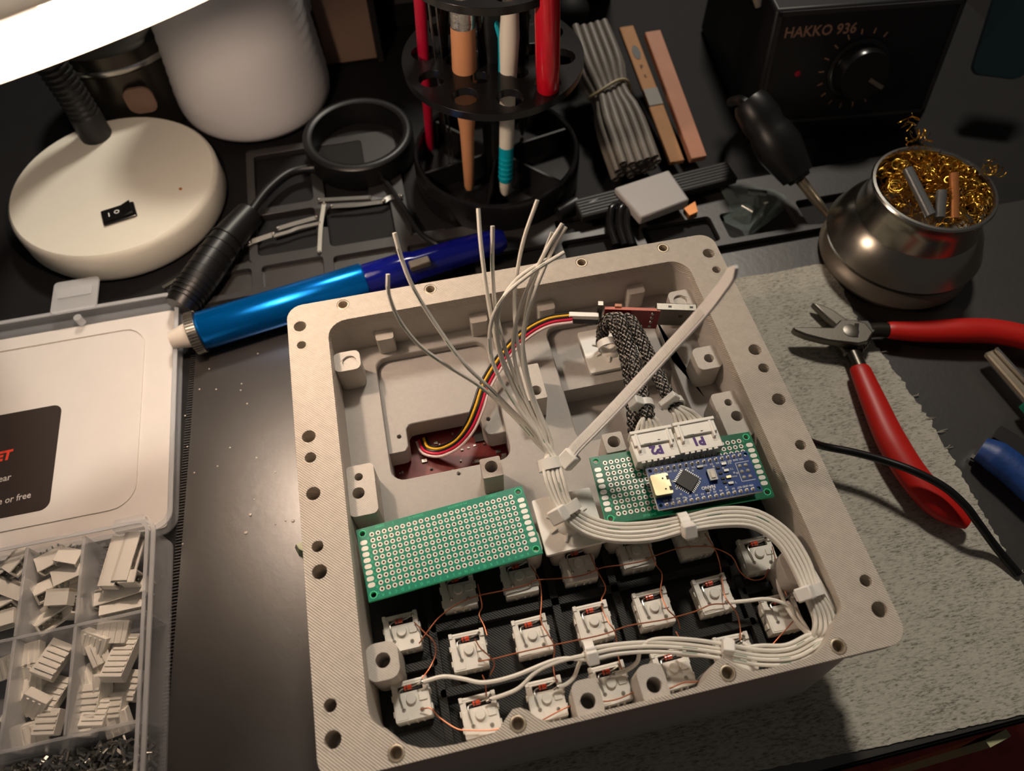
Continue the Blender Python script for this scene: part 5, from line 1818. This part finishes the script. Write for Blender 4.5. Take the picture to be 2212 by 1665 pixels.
iron = thing('soldering_iron', 'soldering iron with dark grip and pale tip leaning by the station', 'soldering iron', at(1690, 330, 0))
i0, i1, i2 = np.array(at(1640, 252, 46)), np.array(at(1728, 388, 24)), np.array(at(1790, 468, 5))
MI = look((i1 - i0) / np.linalg.norm(i1 - i0))
MI.translation = Vector(i0)
LI = float(np.linalg.norm(i1 - i0))
B().lathe([(9, -12), (11, -8), (12, 2), (11, 8), (12.5, 12), (13.5, 22), (11.5, 32), (9.4, 42), (7.0, LI - 2), (6.4, LI)], (0, 0, 0), 28, MI).build('grip', 'black_plastic', iron)
for s_ in (-1, 1):
    B().ball(tuple(np.array(MI @ Vector((5 * s_, -9.5, 26)))), 1.6, 8, 5).build('rivet', 'steel', iron)
MI2 = look((i2 - i1) / np.linalg.norm(i2 - i1))
MI2.translation = Vector(i1)
B().lathe([(3.2, 0), (3.2, 8), (2.6, 22), (1.0, 36), (0.2, 40)], (0, 0, 0), 18, MI2).build('tip', 'silver_paint', iron)
B().tube(spline([i0 - (i1 - i0) * 0.12, i0 + (-6, 14, 2), i0 + (4, 40, -20), i0 + (40, 60, -38)], 8), 3, 8).build('cord', 'wire_black', iron)
pc = np.array(at(1640, 15, 70))
tag(B().tube([pc, pc + (-4, 10, 16)], 5, 14, radii=[2.2, 6]).build('pale_nozzle', 'ptfe'), 'pale pointed nozzle tip hanging above the soldering station', 'nozzle')
tl = np.array(at(2195, 20, 60))
tag(B().prism(rrect(-16, -40, 16, 40, 6), 0, 5).xf(Matrix.Translation(Vector(tl)) @ Matrix.Rotation(R(-25), 4, 'Z') @ Matrix.Rotation(R(50), 4, 'X')).build('teal_glimmer', 'teal_dim'), 'dim teal glimmer of light painted as a slab in the far dark corner', 'panel')  # slab coloured to imitate a faint teal glimmer of light

TC = np.array(at(2016, 408, 53)[:2])
cln = thing('tip_cleaner', 'round metal tip cleaner cup holding curly brass wool', 'tip cleaner', (TC[0], TC[1], 0))
B().lathe([(36, 0), (41, 1), (42.5, 4), (41, 8), (37, 11), (36, 12)], (TC[0], TC[1], 0), 56).build('foot', 'stand_grey', cln)
B().lathe([(36, 12), (42, 15), (43, 18), (41, 22), (38.5, 28), (34, 34), (33, 35)], (TC[0], TC[1], 0), 56).build('lower_shell', 'cup_metal', cln)
B().lathe([(33, 34), (33, 36), (31, 44), (30.4, 50), (31.4, 52), (31.6, 53), (30.2, 53.4), (29.4, 52), (29.4, 40)], (TC[0], TC[1], 0), 56, caps=False).build('cup', 'cup_metal', cln)
B().lathe([(30.2, 52.4), (31.8, 52.8), (32.2, 53.8), (31.6, 54.8), (30.2, 55), (29.4, 54)], (TC[0], TC[1], 0), 56, caps=False).build('rim_ring', 'steel', cln)
random.seed(9)
wl = B()
for i in range(330):
    a, rr0 = random.uniform(0, 2 * math.pi), 27 * math.sqrt(random.random())
    x, y = TC[0] + rr0 * math.cos(a), TC[1] + rr0 * math.sin(a)
    z = 50 + 14 * (1 - (rr0 / 29) ** 2) * random.uniform(0.25, 1.0)
    cr = random.uniform(1.6, 3.6)
    ax_ = Vector((random.uniform(-1, 1), random.uniform(-1, 1), random.uniform(-1, 1)))
    Mq = look(ax_)
    Mq.translation = Vector((x, y, z))
    turns = random.uniform(1.0, 2.2)
    pts = [Mq @ Vector((cr * math.cos(t_), cr * math.sin(t_), t_ * 0.35)) for t_ in np.linspace(0, turns * 2 * math.pi, int(9 * turns))]
    wl.tube(pts, 0.34, 4, flat=0.45)
for px, py, z in ((1975, 268, 72), (1976, 290, 67), (1980, 312, 62), (1990, 328, 60), (2132, 362, 57), (2146, 352, 58)):
    q = at(px, py, z)
    for j in range(2):
        Mq = look((random.uniform(-1, 1), random.uniform(-1, 1), 0.4))
        Mq.translation = Vector(q) + Vector((random.uniform(-2, 2), random.uniform(-2, 2), random.uniform(-5, 2)))
        pts = [Mq @ Vector((2.6 * math.cos(t_), 2.6 * math.sin(t_), t_ * 0.5)) for t_ in np.linspace(0, 4 * math.pi, 18)]
        wl.tube(pts, 0.34, 4, flat=0.45)
tag(wl.build('brass_wool', 'brass_wool', cln, smooth=60), kind='stuff')
for lab, p0, p1, mt_, r_ in (('grey metal rod lying in the brass wool, longest of three', (1960, 365, 66), (2010, 465, 57), 'ferrule_grey', 2.6), ('short grey metal stub standing in the brass wool', (2034, 412, 63), (2030, 470, 56), 'ferrule_grey', 2.6),
                             ('copper-coloured stub standing in the brass wool', (2060, 375, 67), (2062, 472, 56), 'ferrule_tan', 2.3)):
    q0, q1 = at(*p0), at(*p1)
    t = thing('iron_tip', lab, 'rod', q1, group='rods in the brass wool')
    B().tube([q0, q1], r_, 14).build('shank', mt_, t)
    B().tube([np.array(q0) + (np.array(q0) - np.array(q1)) * 0.02, q0], r_ * 0.7, 12).build('end', 'chip_black', t)
q0 = [at(2030, 330, 62), at(2060, 338, 61), at(2092, 358, 58)]
tag(B().tube(spline(q0, 6), 1.4, 10).build('solder_wire', 'steel'), 'short bright wire lying at the back of the brass wool', 'wire')

# ------------------------------------------------------------------ red-handled side cutters
cut = thing('side_cutters', 'red-handled steel side cutters lying open on the towel', 'cutters', at(1845, 715, 0))


def flatpoly(pxs, z0, z1, ztop):
    return B().prism([at(x, y, ztop)[:2] for x, y in pxs], z0, z1)


flatpoly([(1712, 706), (1760, 705), (1800, 706), (1815, 690), (1850, 690), (1870, 696), (1888, 718), (1878, 735), (1850, 742), (1815, 738), (1780, 733), (1745, 724), (1720, 714)], 7.5, 12.5, 12.5).build('near_jaw', 'steel_dull', cut, bevel=0.9, seg=2)
flatpoly([(1754, 652), (1775, 657), (1800, 668), (1825, 686), (1850, 700), (1862, 740), (1855, 764), (1826, 764), (1812, 745), (1806, 700), (1786, 684)], 3.0, 7.4, 7.4).build('far_jaw', 'steel_dull', cut, bevel=0.9, seg=2)
flatpoly([(1852, 690), (1876, 690), (1892, 712), (1884, 722), (1862, 722)], 7.4, 11, 11).build('shoulder', 'steel', cut, bevel=0.8)
pv = at(1838, 714, 12.5)
B().lathe([(4.2, 12.3), (4.2, 12.7), (3.9, 12.85), (0.05, 12.9)], (pv[0], pv[1], 0), 24).build('pivot', 'steel_dull', cut)
flatpoly([(1846, 698), (1856, 698), (1854, 728), (1844, 728)], 12.5, 12.7, 12.7).build('etched_plate', 'dark_metal', cut)
spg = [np.array(at(1872, 716, 8)), np.array(at(1868, 735, 7)), np.array(at(1852, 756, 6))]
sl = spline(spg, 20)
hel = []
for i, q in enumerate(sl):
    t_ = sl[min(i + 1, len(sl) - 1)] - sl[max(i - 1, 0)]
    t_ /= np.linalg.norm(t_)
    n0 = np.cross(t_, [0, 0, 1.0])
    n0 /= np.linalg.norm(n0)
    u0 = np.cross(n0, t_)
    hel.append(q + 2.6 * (n0 * math.cos(i * 1.3) + u0 * math.sin(i * 1.3)))
B().tube(spline(hel, 3), 0.55, 6).build('spring', 'steel_dull', cut)
B().tube(pxpath([(1878, 714, 8), (1900, 712, 8), (1925, 713, 8)], 6), 4.2, 12, flat=0.8).build('shank', 'dark_metal', cut)
B().tube(pxpath([(1842, 760, 6), (1850, 778, 6.5), (1858, 796, 7)], 6), 4.0, 12, flat=0.8).build('shank', 'dark_metal', cut)


def grip(pts, r0, r1, r2):
    pa = pxpath(pts, 10)
    n = len(pa)
    rad = []
    for i in range(n):
        s = i / (n - 1)
        r_ = r0 + (r1 - r0) * min(1, s * 2.4) if s < 0.75 else r1 + (r2 - r1) * ((s - 0.75) / 0.25) ** 1.6
        rad.append(r_)
    rad[0] *= 0.92
    B().tube(pa, r1, 18, radii=rad, flat=0.72).build('red_grip', 'red_rubber', cut, smooth=60)


grip([(1918, 713, 8), (1990, 716, 8.5), (2070, 714, 9), (2150, 716, 9), (2230, 734, 9), (2300, 770, 8)], 5.2, 7.4, 4.0)
grip([(1856, 794, 7.5), (1885, 862, 8.5), (1925, 950, 9), (1975, 1030, 9), (2030, 1090, 8.5), (2090, 1132, 7)], 5.4, 7.6, 3.0)

cab = B().tube(pxpath([(1690, 930, 40), (1745, 952, 24), (1780, 964, 17), (1840, 976, 17), (1905, 993, 18), (1975, 1018, 20), (2040, 1052, 20), (2085, 1092, 18), (2112, 1128, 14), (2150, 1180, 6), (2200, 1240, 2)], 8), 1.9, 10)
tag(cab.build('black_cable', 'wire_black'), 'thin black cable crossing the towel and the red grip', 'cable')

# ------------------------------------------------------------------ things at the right edge
tz = thing('tweezer_end', 'silver tweezer end lying on the mat at the right edge', 'tweezers', at(2170, 810, 0))
q = [np.array(at(2138, 760, 8)), np.array(at(2180, 808, 8)), np.array(at(2235, 872, 8)), np.array(at(2290, 940, 8))]
B().ribbon(spline(q, 6), 7.5, 3.4).build('arm', 'silver_paint', tz, bevel=0.7)
q = [np.array(at(2150, 752, 11)), np.array(at(2196, 802, 11)), np.array(at(2262, 872, 11))]
B().ribbon(spline(q, 6), 2.0, 2.4).build('bright_edge', 'steel', tz, bevel=0.4)
q = [np.array(at(2222, 868, 9)), np.array(at(2290, 950, 9))]
B().ribbon(q, 9, 5).build('green_grip', 'pcb_green', tz)
bl = thing('blue_grip_tool', 'speckled blue rubber grip tool lying at the right edge', 'tool', at(2160, 1000, 0))
q = pxpath([(2118, 968, 7), (2150, 985, 8), (2190, 1015, 8.5), (2240, 1060, 8.5), (2300, 1115, 8)], 8)
B().tube(q, 8, 16, radii=[6.6 + min(2.0, i * 0.25) for i in range(len(q))], flat=0.75).build('grip', 'blue_rubber', bl)
q = pxpath([(2098, 985, 3), (2140, 1010, 3), (2190, 1050, 3), (2260, 1110, 3)], 8)
B().ribbon(q, 2.4, 1.4).build('steel_edge', 'steel_dull', bl)
bk2 = B().ribbon(pxpath([(2150, 935, 5), (2190, 960, 5), (2260, 1010, 5)], 6), 9, 4)
bk2.build('black_rail', 'black_matte', bl)

sc = at(640, 1178, 8)
scb = B()
scb.add([(sc[0] - 2.6, sc[1] + 2.2, 0.2), (sc[0] + 4, sc[1] + 4.5, 0.2), (sc[0] + 4.5, sc[1] - 5, 0.2), (sc[0] - 1.0, sc[1] - 2, 0.2), (sc[0] - 0.6, sc[1] + 1.5, 6), (sc[0] + 4, sc[1] + 2.5, 5), (sc[0] + 3.6, sc[1] - 3.4, 5.2), (sc[0] + 0.6, sc[1] - 1.2, 6.5)],
        [(0, 3, 2, 1), (4, 5, 6, 7), (0, 1, 5, 4), (1, 2, 6, 5), (2, 3, 7, 6), (3, 0, 4, 7)])
tag(scb.build('plastic_scrap', 'scrap_green', smooth=0), 'pale greenish plastic scrap peeking out at the case\'s left side', 'scrap')
